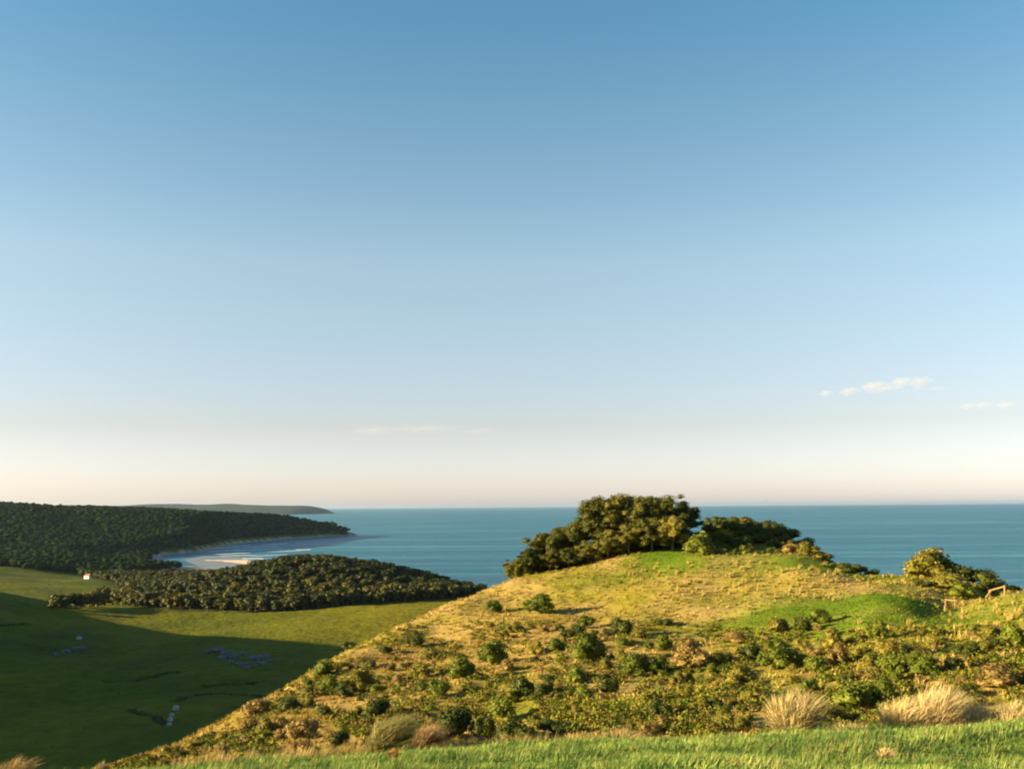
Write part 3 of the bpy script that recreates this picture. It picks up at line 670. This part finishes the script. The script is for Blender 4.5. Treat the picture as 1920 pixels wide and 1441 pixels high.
for i, (px, py, ty, w, lm, lab) in enumerate(TREES):
    d = 150 if i < 10 else 145.5
    if px < 1010: d = 146
    r = ray(px, py); x, y = r[0] * d, r[1] * d; z = hill_z(x, y); s = d / FPX
    tz = at(px, ty, d)[2]; H = max(2.2, tz - z); Wd = w * s * 1.12
    root = bpy.data.objects.new('coastal_tree', None); COL.objects.link(root); root.location = (x, y, z); tag(root, lab, 'tree', 'trees of the hilltop clump')
    tm, cm, lms = tree_parts(300 + i * 7, H, Wd, lm, R.uniform(.02, .08), 12500 if i < 10 else 8500, .16 if i < 10 else .06)
    tk = link('trunk', tm, root); link('crown', cm, root)
    for lm_ in lms: link('limb', lm_, tk)

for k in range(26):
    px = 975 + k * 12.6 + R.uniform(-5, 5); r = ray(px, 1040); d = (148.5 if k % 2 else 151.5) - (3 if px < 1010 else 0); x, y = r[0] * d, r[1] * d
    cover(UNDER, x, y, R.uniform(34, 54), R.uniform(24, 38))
tag(link('mound_scrub', MOUND.mesh('mound_scrub', M['leaf_dark'])), 'dense low scrub on the shaded mound right of the hilltop trees', 'scrub', kind='stuff')
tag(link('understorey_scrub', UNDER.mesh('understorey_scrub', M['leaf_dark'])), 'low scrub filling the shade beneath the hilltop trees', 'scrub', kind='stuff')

# ---- grass tussocks on the knoll: the largest as individuals, the rest as one mass of grass
def tuft_mesh(seed, col, n=64, lean=(.25, 0), w=.045):
    r = np.random.default_rng(seed); v, t = blades([[0, 0, 0]], n, .72, .36, w, r, lean); g = Geo()
    cc = np.asarray(col) * r.uniform(.8, 1.25, (n, 1)); g.add(v, t=t, c=np.repeat(cc, 3, 0)); return g.mesh('tussock_blades', M['blade'])
TUFT = {'straw': [tuft_mesh(i, (.42, .315, .085), 70) for i in range(4)], 'olive': [tuft_mesh(20 + i, (.25, .21, .03)) for i in range(3)]}
TZ = [('on the tussocky face of the knoll', 1170, 1575, 1056, 1128), ('on the bank right of the green flat', 1600, 1925, 1165, 1250), ('on the crest of the saddle', 1630, 1740, 1078, 1100), ('on the slope by the timber stile', 1790, 1925, 1125, 1165)]
cnt = [200, 60, 16, 22]
for (zn, a, b, c, d), m in zip(TZ, cnt):
    for k in range(m):
        px, py = R.uniform(a, b), R.uniform(c, d); kind = 'straw' if R.random() < .75 else 'olive'
        if c < 1100 and a < 1500: py += (1180 - px) * -.00 
        p = hill_at(px, py, 60); s = R.uniform(.5, .95)
        o = put('grass_tussock', R.choice(TUFT[kind]), (p[0], p[1], p[2] - .05), s * 1.0, s * 1.0, s * 1.15, R.uniform(-.5, .5))
        tag(o, ('pale straw' if kind == 'straw' else 'olive-tinged') + ' grass tussock ' + zn, 'tussock', ('straw' if kind == 'straw' else 'olive') + ' tussocks ' + zn)
N = 17500
az = rng.uniform(-.62, .64, N); dd = np.sqrt(rng.uniform(44 ** 2, 160 ** 2, N)); x, y = np.sin(az) * dd, np.cos(az) * dd
col = zones(x, y) * rng.uniform(.8, 1.35, (N, 1)); z = hill_z(x, y)
green = (col[:, 1] > col[:, 0] * 1.15)
h = np.where(green, rng.uniform(.08, .18, N), rng.uniform(.20, .50, N)); tzc = hill_at(1380, 1090, 60); h = h * (1 - .6 * np.exp(-(((x - tzc[0]) / 17) ** 2 + ((y - tzc[1]) / 13) ** 2))); v, t = blades(np.c_[x, y, z], 14, h, h * .9, .055, rng, (.22, 0))
g = Geo(); g.add(v, t=t, c=np.repeat(col, 14 * 3, 0))
tag(link('hillside_grass', g.mesh('hillside_grass', M['blade'])), 'straw and olive rough grass covering the near hill', 'grass', kind='stuff')
N = 9000; fc = hill_at(1590, 1140, 60); x = fc[0] + rng.normal(size=N) * 13; y = fc[1] + rng.normal(size=N) * 10
cz_ = zones(x, y); ok = (cz_[:, 1] > cz_[:, 0] * 1.1) & (np.hypot(x, y) > 60); x, y, cz_ = x[ok], y[ok], cz_[ok]; N = len(x)
g = Geo(); h = rng.uniform(.05, .13, N) * (1 + .8 * (fbm(x / 2, y / 2, 5, 2) > .2)); v, t = blades(np.c_[x, y, hill_z(x, y)], 7, h, .25, .035, rng, (.3, 0))
g.add(v, t=t, c=np.repeat(cz_ * (1 + .55 * fbm(x / 3, y / 1.4, 15, 3))[:, None] * rng.uniform(.75, 1.3, (N, 1)), 21, 0))
tag(link('green_turf', g.mesh('green_turf', M['blade'])), 'short bright green turf on the flat below the saddle', 'grass', kind='stuff')
# low scrub and fern between the shrubs
g = Geo(); N = 3900; k = 0
PAL = np.array([(.105, .105, .008), (.075, .098, .007), (.125, .108, .012), (.155, .105, .022), (.026, .036, .006)])
while k < N:
    px = R.uniform(150, 2160); top = max(ridge_py(px) + 4, 1168) if px < 1250 else (1184 if px > 1400 else 1176); bot = edge_py(px)
    if bot <= top: continue
    py = R.uniform(top, bot)
    if vnoise(px / 60, py / 34, 8) < .42: continue
    k += 1
    q = hill_at(px, py); x, y = q[0], q[1]
    rad = R.uniform(.22, .55); c = (x, y, float(hill_z(x, y)) + rad * .3)
    nl = 34; v, q = leaves([(*c, rad, rad, rad * .7)], nl, .085, rng, (.5, 1.1), 0); g.add(v, q=q, c=PAL[R.choices(range(5), [3, 3, 3, 2, 2])[0]] * R.uniform(.8, 1.3))
tag(link('low_scrub', g.mesh('low_scrub', M['blade'])), 'low fern and scrub growing between the shrubs of the slope', 'scrub', kind='stuff')

# ---- foreground lawn and its straw fringe
N = 165000
px = rng.uniform(-.62, .62, N); dd = np.sqrt(rng.uniform(9.0 ** 2, 23.5 ** 2, N)); x, y = np.sin(px) * dd, np.cos(px) * dd; z = hill_z(x, y)
cl = fbm(x / .9, y / .9, 77, 3); c2 = fbm(x / .35, y / .35, 78, 2)
hh = np.clip(.085 + .10 * cl + .05 * c2, .03, .26); w = .006 + .004 * (dd / 20)
v, t = blades(np.c_[x, y, z], 1, hh, .10, 1.0, rng, (.45, 0))
vv = v.reshape(-1, 3, 3); mid_ = (vv[:, 0] + vv[:, 1]) / 2; half = (vv[:, 1] - vv[:, 0]) / 2 * w[:, None]; vv[:, 0] = mid_ - half; vv[:, 1] = mid_ + half
mixv = np.clip(.35 + .8 * c2 + .25 * rng.normal(size=N), 0, 1)[:, None]
colr = np.array((.065, .130, .026)) * (1 - mixv) + np.array((.24, .29, .06)) * mixv
big = fbm(x / 3.2, y / 2.0, 79, 3); colr *= (1 + .45 * big)[:, None]; dry = rng.random(N) < .06 + .10 * np.clip(cl, 0, 1) + .45 * np.clip(big - .15, 0, 1); colr[dry] = (.26, .20, .07)
g = Geo(); g.add(vv.reshape(-1, 3), t=t, c=np.repeat(colr, 3, 0))
N = 2600; px = rng.uniform(-.58, .55, N); dd = np.sqrt(rng.uniform(9.5 ** 2, 22.5 ** 2, N)); x, y = np.sin(px) * dd, np.cos(px) * dd
ok = fbm(x / 1.1, y / .7, 177, 3) > .08; x, y = x[ok], y[ok]; N = len(x)
v, t = blades(np.c_[x, y, hill_z(x, y)], 16, rng.uniform(.12, .26, N), .13, .007, rng, (.4, 0)); cc = np.array((.040, .085, .018)) + (rng.random((N, 1)) < .35) * np.array((.12, .09, .02))
g.add(v, t=t, c=np.repeat(cc * rng.uniform(.8, 1.3, (N, 1)), 48, 0))
tag(link('lawn_grass', g.mesh('lawn_grass', M['blade'])), 'short windblown green grass on the foreground lawn', 'grass', kind='stuff')
g = Geo(); N = 2600
for k in range(N):
    pxx = R.uniform(330, 1930); e = at(pxx, edge_py(pxx), float(np.interp(pxx, [q[0] for q in edge], [q[2] for q in edge])))
    if vnoise(pxx / 45, 0, 4) < .35 and R.random() < .8: continue
    f = 1 + R.uniform(-.02, .16); x, y = e[0] * f, e[1] * f
    hgt = R.uniform(.12, .34) * (1 + (f - 1) * 5.5); v, t = blades([[x, y, float(hill_z(x, y))]], 9, hgt, .16, .008, rng, (.35, 0))
    c = np.array((.36, .25, .09)) if R.random() < .7 else np.array((.20, .17, .04)); g.add(v, t=t, c=c * R.uniform(.8, 1.2))
tag(link('dry_grass_fringe', g.mesh('dry_grass_fringe', M['blade'])), 'straw coloured dry grass along the edge of the lawn', 'grass', kind='stuff')

# ---- big foreground tussocks
def big_tussock(name, px, py, w, h, d, col, seed, label, lean=.35, n=1500, dark=.25):
    r = np.random.default_rng(seed); ra = ray(px, py); n = int(n * 1.7); x, y = ra[0] * d, ra[1] * d; z = float(hill_z(x, y)); s = d / FPX; Wm, Hm = w * s, h * s * 1.05
    th = r.uniform(0, 6.283, n); rr = np.sqrt(r.uniform(0, 1, n)); bx, by = np.cos(th) * rr * Wm * .16, np.sin(th) * rr * Wm * .16
    L_ = Hm * r.uniform(.40, 1.2, n); out = rr * Wm * .42 * r.uniform(.7, 1.25, n); t2 = th + r.normal(size=n) * .55; low_ = r.random(n) < .12; L_[low_] *= .45; out[low_] *= 1.35
    P = []
    for t in (0, .38, .72, 1.0):
        P.append(np.c_[bx + np.cos(th + (t2 - th) * t) * out * t + lean * L_ * t * t * r.uniform(.5, 1.5, n), by + np.sin(th + (t2 - th) * t) * out * t, L_ * (t - .30 * rr * t * t * t) - .08 * (t == 0)])
    wd = .0058 * r.uniform(.6, 1.3, n); ph = r.uniform(0, 3.14, n); side = np.c_[np.cos(ph) * wd, np.sin(ph) * wd, np.zeros(n)]
    V_ = np.stack([P[0] - side, P[0] + side, P[1] - side * .9, P[1] + side * .9, P[2] - side * .6, P[2] + side * .6, P[3]], 1)
    b = np.arange(n)[:, None] * 7
    q = np.concatenate([b + [0, 1, 3, 2], b + [2, 3, 5, 4]]); t3 = b + [4, 5, 6]
    cc = np.asarray(col) * r.uniform(.7, 1.3, (n, 1)); gr = r.random(n) < dark; cc[gr] = np.array((.10, .11, .025)) * r.uniform(.8, 1.2, (gr.sum(), 1))
    g = Geo(); g.add(V_.reshape(-1, 3), t=t3, q=q, c=np.repeat(cc, 7, 0))
    o = link(name, g.mesh('tussock_blades', M['blade']), None, (x, y, z)); tag(o, label, 'tussock'); return o
ST = (.52, .39, .17)
BIG = [(1488, 1378, 112, 76, 20.6, ST, 'large straw tussock alone on the lawn edge, grey-green at its right side', .18, 2000, .3), (1694, 1368, 92, 62, 21.6, ST, 'left straw tussock of the row at the right of the lawn edge', .25, 1500, .12),
       (1752, 1366, 96, 84, 21.8, (.58, .43, .20), 'tallest pale straw tussock in the row at the right of the lawn edge', .22, 2000, .1), (1830, 1358, 92, 62, 22.2, (.58, .43, .20), 'straw tussock right of the tallest one on the lawn edge', .25, 1600, .15),
       (1902, 1362, 74, 58, 22.0, ST, 'straw tussock cut by the right edge of the picture', .3, 1300, .2), (718, 1416, 84, 66, 19.4, (.26, .22, .075), 'windswept grey-green tussock leaning right at the left end of the lawn', .62, 1900, .35),
       (796, 1408, 64, 46, 20.2, (.30, .19, .085), 'small brown tussock right of the windswept one', .4, 1100, .1), (1600, 1372, 110, 30, 21.6, ST, 'low straw tussock between the lone one and the row', .3, 1100, .1),
       (1160, 1394, 100, 30, 20.8, (.38, .26, .11), 'low straw tussock at the middle of the lawn edge', .35, 900, .15), (1660, 1425, 36, 18, 15.5, ST, 'small pale tuft standing in the lawn itself', .2, 260, .2),
       (735, 1432, 26, 20, 16.5, (.33, .16, .05), 'rusty little tuft in the lawn below the windswept tussock', .3, 220, .1),
       (18, 1470, 70, 46, 19, (.33, .22, .09), 'tips of a brown tussock in the bottom left corner', .3, 600, .2), (188, 1452, 26, 24, 19, (.30, .2, .08), 'tips of a small brown tussock near the bottom left', .2, 240, .2)]
for i, (px, py, w, h, d, c, lab, le, n, dk) in enumerate(BIG): big_tussock('grass_tussock', px, py, w, h, d, c, 50 + i, lab, le, n, dk)

# ---- timber stile and rail on the right
def bar(g_, a, b, w, t):
    a = np.array(a, float); b = np.array(b, float); d = b - a; l = np.linalg.norm(d); d /= l
    s = np.cross(d, [0, 0, 1.0]); s = np.array([0, 1.0, 0]) if np.linalg.norm(s) < .1 else s / np.linalg.norm(s); u = np.cross(s, d)
    v = np.array([a + s * (i * t / 2) + u * (j * w / 2) + d * k for k in (0, l) for i in (-1, 1) for j in (-1, 1)])
    g_.add(v, q=np.array([[0, 1, 3, 2], [4, 6, 7, 5], [0, 4, 5, 1], [2, 3, 7, 6], [0, 2, 6, 4], [1, 5, 7, 3]]))
def timber(name, label, cat, base, pieces):
    root = bpy.data.objects.new(name, None); COL.objects.link(root); root.location = base; tag(root, label, cat)
    for nm, a, b, w, t in pieces:
        g_ = Geo(); bar(g_, a, b, w, t); link(nm, g_.mesh(nm, M['timber']), root)
p = hill_at(1868, 1119, 70); s = scale_at(p)
def rel(px, py, dz=0, dy=0): q = at(px, py, math.hypot(p[0], p[1])); return (q[0] - p[0], q[1] - p[1] + dy, q[2] - p[2] + dz)
timber('timber_fence', 'short timber fence with a sloping top rail on the grassy rise at right', 'fence', tuple(p), [('post', rel(1856, 1124), rel(1856, 1106), .13, .13), ('post', rel(1884, 1120), rel(1884, 1096.5), .13, .13), ('rail', rel(1853.5, 1107), rel(1885.5, 1098), .14, .06), ('brace', rel(1847, 1119, 0, -.12), rel(1857, 1106, 0, -.12), .11, .06)])
p = hill_at(1784, 1141, 70)
timber('timber_rail', 'low timber rail between two posts beside the dark hollow', 'fence', tuple(p), [('post', rel(1774, 1138, 0, .1), rel(1774, 1122, 0, .1), .12, .12), ('post', rel(1792, 1138, 0, .1), rel(1792, 1123, 0, .1), .12, .12), ('rail', rel(1772, 1123.5), rel(1794, 1126), .16, .06)])
p = hill_at(1773, 1147, 70)
timber('fence_post', 'lone timber post below the low rail', 'post', tuple(p), [('post', rel(1773, 1150), rel(1772.5, 1135), .17, .17), ('post_cap', rel(1770.5, 1135), rel(1775, 1135), .05, .20)])

# ------------------------------------------------------------------ trees of the valley and the cape
def wood_tree(seed, leafm, nl=230):
    r = np.random.default_rng(seed); lb = [(0, 0, .60, .34, .34, .32)]
    for k in range(10):
        a = r.uniform(0, 6.28); q = r.uniform(.12, .34); rad = r.uniform(.16, .26); lb.append((math.cos(a) * q, math.sin(a) * q, r.uniform(.16, .82), rad, rad, rad * .85))
    lb = np.array(lb); g = Geo()
    for l in lb: v, f = lump(l, r, ICO1, .85, .15); g.add(v, t=f)
    v, q = leaves(lb, nl, .075, r, (.8, 1.15)); g.add(v, q=q)
    tg = Geo(); v, q = tube([(0, 0, -.1), (.01, .01, .2), (.02, 0, .55)], [.05, .04, .02], 5); tg.add(v, q=q)
    return g.mesh('crown', M[leafm]), tg.mesh('trunk', M['bark'])
WT = [wood_tree(500 + i, 'leaf_wood') for i in range(7)]
WTA = []
for cm_, tm_ in WT:
    va = np.empty(len(cm_.vertices) * 3, np.float32); cm_.vertices.foreach_get('co', va)
    pol = [list(p_.vertices) for p_ in cm_.polygons]; WTA.append((va.reshape(-1, 3), np.array([p_ for p_ in pol if len(p_) == 3]), np.array([p_ for p_ in pol if len(p_) == 4])))
cand = []
for x in np.arange(-345, 20, 7.0):
    for y in np.arange(680, 1045, 7.6):
        xx, yy = x + R.uniform(-3, 3), y + R.uniform(-3, 3)
        if wood_mask(np.array([xx]), np.array([yy]))[0] and xx > -330 and yy < 960: cand.append((xx, yy))
belt = []
for x in np.arange(-620, -230, 10.5):
    for y in np.arange(900, 1640, 11.5):
        xx, yy = x + R.uniform(-4, 4), y + R.uniform(-4, 4)
        if yy < 1330 and wood_mask(np.array([xx]), np.array([yy]))[0] and not (xx > -330 and yy < 960): belt.append((xx, yy))
def plant(lst, label, group, smin, smax):
    lst = np.array(lst); zz = valley_z(lst[:, 0], lst[:, 1])
    for (xx, yy), z in zip(lst, zz):
        s = R.uniform(smin, smax); cm, tm = R.choice(WT)
        root = bpy.data.objects.new('wood_tree', None); COL.objects.link(root); root.location = (xx, yy, z); root.scale = (s * R.uniform(.95, 1.25), s * 1.1, s); root.rotation_euler = (0, 0, R.uniform(0, 6.28))
        link('crown', cm, root); link('trunk', tm, root); tag(root, label, 'tree', group)
cand.sort(key=lambda c: c[1]); near, rest = cand[:280], cand[280:]
WZ = {}
for c in near:
    f = sum(1 for o in near if abs(o[0] - c[0]) < 6 and o[1] < c[1])
    side = 'left end' if c[0] < -260 else 'left half' if c[0] < -205 else 'middle' if c[0] < -150 else 'right half' if c[0] < -95 else 'right end'
    row = 'in the front row at the paddock edge' if f < 1 else 'in the second or third row' if f < 3 else 'half way up' if f < 7 else 'near the crest'
    WZ.setdefault((row, side), []).append(c)
for (row, side), lst in WZ.items(): plant(lst, 'olive-dark tree ' + row + ', ' + side + ' of the knoll wood', 'knoll wood trees ' + row + ', ' + side, 5.8, 11.5)
belt.sort(key=lambda c: c[1]); 
ROW = [(112, 1138, 26), (124, 1140, 24), (138, 1140, 30), (152, 1139, 28), (166, 1138, 26), (181, 1137, 34), (197, 1135, 36), (212, 1134, 30), (228, 1133, 34), (244, 1132, 36), (259, 1131, 30), (100, 1141, 16)]
for k, (px, py, h) in enumerate(ROW):
    q = valley_at(px, py); s = h * math.hypot(q[0], q[1]) / FPX * 1.05; cm, tm = R.choice(WT)
    root = bpy.data.objects.new('hedge_tree', None); COL.objects.link(root); root.location = (q[0], q[1], q[2] - s * .08); root.scale = (s * 1.3, s * 1.2, s * .92); root.rotation_euler = (0, 0, R.uniform(0, 6.28))
    link('crown', cm, root); link('trunk', tm, root); tag(root, 'dark tree in the short hedgerow between the shaded and sunlit paddocks', 'tree', 'trees of the hedgerow')
# the rest of the woods reads as one mass
def mass(name, pts, smin, smax, matn, label, lumps=3):
    pts = np.array(pts); zz = valley_z(pts[:, 0], pts[:, 1]); base = ICO1[0]; nv = len(base); V_, F_ = [], []
    for k in range(lumps):
        n_ = len(pts); s = rng.uniform(smin, smax, n_)[:, None, None] * (1 if k == 0 else .62)
        jit = 1 + rng.normal(size=(n_, nv, 1)) * .17
        off = np.c_[pts, zz] + np.c_[rng.normal(size=(n_, 2)) * (0 if k == 0 else smax * .35), np.full(n_, smin * .55) + (rng.uniform(-.2, .5, n_) * smin if k else 0)]
        V_.append((base[None] * jit * s * [.62, .62, .42] + off[:, None]).reshape(-1, 3)); F_.append((ICO1[1][None] + (np.arange(n_) * nv)[:, None, None]).reshape(-1, 3) + k * n_ * nv)
    return tag(link(name, mesh_from(name, np.concatenate(V_), np.concatenate(F_), M[matn], True)), label, 'wood', kind='stuff')
def leafy_mass(name, pts, smin, smax, label):
    pts = np.array(pts); zz = valley_z(pts[:, 0], pts[:, 1]); g_ = Geo()
    for (xx, yy), z in zip(pts, zz):
        v_, t_, q_ = R.choice(WTA); s_ = R.uniform(smin, smax); a_ = R.uniform(0, 6.28); c_, n2_ = math.cos(a_), math.sin(a_)
        g_.add(np.c_[v_[:, 0] * c_ - v_[:, 1] * n2_, v_[:, 0] * n2_ + v_[:, 1] * c_, v_[:, 2]] * [s_ * 1.15, s_ * 1.15, s_] + [xx, yy, z], t=t_, q=q_)
    return tag(link(name, g_.mesh(name, M['leaf_wood'])), label, 'wood', kind='stuff')
leafy_mass('knoll_woodland', rest, 5.6, 11.5, 'far side of the wood on the low knoll')
leafy_mass('belt_woodland', belt, 7, 11, 'belt of trees between the sunlit paddocks and the beach')
cp_ = []
X_, Y_ = np.meshgrid(np.arange(-2000, -540, 13.0), np.arange(1250, 3420, 14.5), indexing='ij')
X_ = X_ + rng.uniform(-6, 6, X_.shape); Y_ = Y_ + rng.uniform(-6, 6, Y_.shape)
ok = wood_mask(X_, Y_) & (X_ > -.56 * Y_ - 60)
cp_ = np.c_[X_[ok], Y_[ok]]
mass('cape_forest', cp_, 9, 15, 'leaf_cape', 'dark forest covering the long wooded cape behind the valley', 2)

# ---- house, sand patch and rocks in the valley
def house(px, py, w, h, label):
    q = np.array([*HOUSE_XY, float(valley_z(np.array(HOUSE_XY[0]), np.array(HOUSE_XY[1])))]); s = math.hypot(q[0], q[1]) / FPX; Wm, Hm = w * s, h * s
    root = bpy.data.objects.new('farm_house', None); COL.objects.link(root); root.location = tuple(q); root.rotation_euler = (0, 0, -.35); tag(root, label, 'house')
    g_ = Geo(); v, f = box(0, 0, Hm * .3, Wm, Wm * .7, Hm * .62); g_.add(v, q=f); wl = link('wall', g_.mesh('wall', M['house_wall']), root)
    a, b, z0, z1 = Wm * .54, Wm * .40, Hm * .60, Hm * 1.02
    v = np.array([(-a, -b, z0), (a, -b, z0), (a, b, z0), (-a, b, z0), (-a, 0, z1), (a, 0, z1)])
    link('roof', mesh_from('roof', v, [np.array([[0, 1, 5, 4], [2, 3, 4, 5], [0, 3, 2, 1]]), np.array([[0, 4, 3], [1, 2, 5]])], M['house_roof']), root)
    g_ = Geo(); v, f = box(Wm * .2, Wm * .1, Hm * 1.0, Wm * .1, Wm * .1, Hm * .3); g_.add(v, q=f); link('chimney', g_.mesh('chimney', M['house_roof']), root.children[1])
    for k in (-.3, .3):
        g_ = Geo(); v, f = box(k * Wm, -Wm * .352, Hm * .33, Wm * .2, .08, Hm * .25); g_.add(v, q=f); wi = link('window', g_.mesh('window', M['house_wall']), root)
        g_ = Geo(); v, f = box(k * Wm, -Wm * .352 - .05, Hm * .33, Wm * .16, .04, Hm * .2); g_.add(v, q=f); link('pane', g_.mesh('pane', M['house_glass']), wi)
    g_ = Geo(); v, f = box(0, -Wm * .352, Hm * .22, Wm * .13, .1, Hm * .42); g_.add(v, q=f); link('door', g_.mesh('door', M['house_roof']), root)
house(166, 1053, 10, 8, 'small white house in front of the dark forest above the sunlit paddocks')
def patch(px, py, w, h, name):
    r = np.random.default_rng(int(px)); n_ = 18; pts = []
    for k in range(n_):
        a = 2 * math.pi * k / n_; rr = r.uniform(.7, 1.1); q = valley_at(px + math.cos(a) * w * rr, py + math.sin(a) * h * rr); pts.append(q + [0, 0, .5])
    c = np.mean(pts, 0) + [0, 0, .6]
    tag(link(name, mesh_from(name, np.array(pts + [c]), np.array([[i, n_, (i + 1) % n_] for i in range(n_)])[:, ::-1], M['sand'])), kind='structure')
patch(186, 1060, 10, 4, 'sand_patch'); patch(293, 1060, 9, 3, 'sand_patch')
def rock(px, py, w, h, m, label, group=None, seed=0):
    q = valley_at(px, py); s = math.hypot(q[0], q[1]) / FPX; r = np.random.default_rng(seed); v, f = ICO2
    vv = v * (1 + .45 * fbm(v[:, 0] * 1.3 + seed * 3.1 + 9, v[:, 1] * 1.3 + v[:, 2] * 1.7 + 5, seed, 2)[:, None] + r.normal(size=(len(v), 1)) * .05); vv = np.sign(vv) * np.abs(vv) ** .75
    o = link('boulder', mesh_from('boulder', vv * np.array([w * s * .5, w * s * .6, h * s * .8]), f, M[m]), None, tuple(q)); o.rotation_euler = (0, 0, r.uniform(0, 3)); tag(o, label, 'boulder', group)
for k, (px, py, w, h) in enumerate([(392, 1223, 16, 8), (408, 1222, 20, 9), (424, 1226, 18, 7), (418, 1234, 18, 6), (440, 1233, 20, 8), (432, 1243, 16, 6), (452, 1246, 18, 6), (464, 1251, 14, 5), (476, 1236, 20, 9), (494, 1234, 18, 9), (486, 1246, 18, 7), (506, 1240, 14, 7), (455, 1226, 16, 6)]):
    rock(px, py, w, h, 'rock', 'grey boulder in the scattered rocks on the shaded paddock', 'rocks on the shaded paddock', k)
for k, (px, py, w, h) in enumerate([(122, 1222, 16, 6), (138, 1219, 16, 6), (154, 1216, 14, 5)]): rock(px, py, w, h, 'rock', 'grey boulder in the short line of rocks at the left of the shaded valley', 'line of rocks at the left', 30 + k)
rock(101, 1228, 7, 8, 'rock', 'small grey boulder left of the short line of rocks', None, 40)
rock(148, 1198, 8, 5, 'pale_rock', 'tiny pale boulder above the short line of rocks', None, 41)
rock(330, 1331, 9, 10, 'pale_rock', 'upper white boulder standing apart by the creek in the dark valley', None, 42); rock(322, 1343, 8, 6, 'pale_rock', 'white boulder by the creek, top of the three close below the upper one', None, 43)
rock(319, 1351, 9, 7, 'pale_rock', 'white boulder by the creek, middle of the three close together', None, 45); rock(317, 1359, 7, 6, 'pale_rock', 'white boulder by the creek, lowest of the three close together', None, 46)
rock(320, 1281, 8, 6, 'rock', 'single grey boulder beside the creek bend', None, 44)

# ------------------------------------------------------------------ haze and clouds
m = bpy.data.materials.new('haze'); m.use_nodes = True; n_ = m.node_tree; n_.nodes.clear()
pv = n_.nodes.new('ShaderNodeVolumePrincipled'); out = n_.nodes.new('ShaderNodeOutputMaterial'); n_.links.new(pv.outputs[0], out.inputs['Volume'])
pv.inputs['Color'].default_value = (.60, .80, 1, 1); pv.inputs['Density'].default_value = 1.2e-5; pv.inputs['Anisotropy'].default_value = .62
v, q = box(0, 33000, 98, 124000, 90000, 210)
tag(link('haze', mesh_from('haze', v, q, m)), 'thin sea haze over the whole bay', 'haze', kind='stuff')
def cloud_mat(name, dens, fal):
    m = bpy.data.materials.new(name); m.use_nodes = True; n = m.node_tree; n.nodes.clear(); l = n.links.new
    pv = n.nodes.new('ShaderNodeVolumePrincipled'); out = n.nodes.new('ShaderNodeOutputMaterial'); l(pv.outputs[0], out.inputs['Volume'])
    pv.inputs['Color'].default_value = (1, .91, .88, 1); pv.inputs['Anisotropy'].default_value = .2
    tc = nd(n, 'ShaderNodeTexCoord'); ln = nd(n, 'ShaderNodeVectorMath', operation='LENGTH'); l(tc.outputs['Object'], ln.inputs[0])
    no = nd(n, 'ShaderNodeTexNoise', ins={'Scale': 2.2, 'Detail': 4}); l(tc.outputs['Object'], no.inputs['Vector'])
    a = nd(n, 'ShaderNodeMath', operation='MULTIPLY_ADD', ins={1: 1.5, 2: fal}); l(no.outputs[0], a.inputs[0])
    b = nd(n, 'ShaderNodeMath', operation='SUBTRACT'); l(a.outputs[0], b.inputs[0]); l(ln.outputs['Value'], b.inputs[1])
    c = nd(n, 'ShaderNodeMath', operation='MAXIMUM', ins={1: 0}); l(b.outputs[0], c.inputs[0])
    d = nd(n, 'ShaderNodeMath', operation='MULTIPLY', ins={1: dens}); l(c.outputs[0], d.inputs[0]); l(d.outputs[0], pv.inputs['Density'])
    return m
CM = cloud_mat('cloud', .0065, -.05); CW = cloud_mat('wisp', .00022, .0)
ics = {id(mm): mesh_from('cloud_puff', ICO2[0] * 1.02, ICO2[1], mm) for mm in (CM, CW)}
def cloud(puffs, d, mm, label):
    root = bpy.data.objects.new('cloud', None); COL.objects.link(root); c = at(puffs[0][0], puffs[0][1], d); root.location = tuple(c); tag(root, label, 'cloud')
    for px, py, w, h in puffs:
        q = at(px, py, d + R.uniform(-150, 150)); s = d / FPX; o = link('puff', ics[id(mm)], root, tuple(q - c)); o.scale = (w * s / 2, w * s / 2, h * s / 2)
cloud([(1548, 737, 40, 20), (1592, 733, 54, 24), (1638, 724, 70, 32), (1690, 716, 60, 30), (1725, 716, 56, 34), (1660, 728, 60, 18), (1755, 728, 50, 10)], 9000, CM, 'long pinkish cumulus cloud with a bright right end over the sea at right')
cloud([(1815, 761, 40, 16), (1842, 759, 36, 18), (1885, 758, 50, 16)], 9000, CM, 'small faint pinkish cloud low at the right edge of the sky')
cloud([(700, 806, 150, 26), (800, 803, 190, 24), (900, 806, 120, 20)], 14000, CW, 'very faint pale streak of cloud low over the sea at the centre')
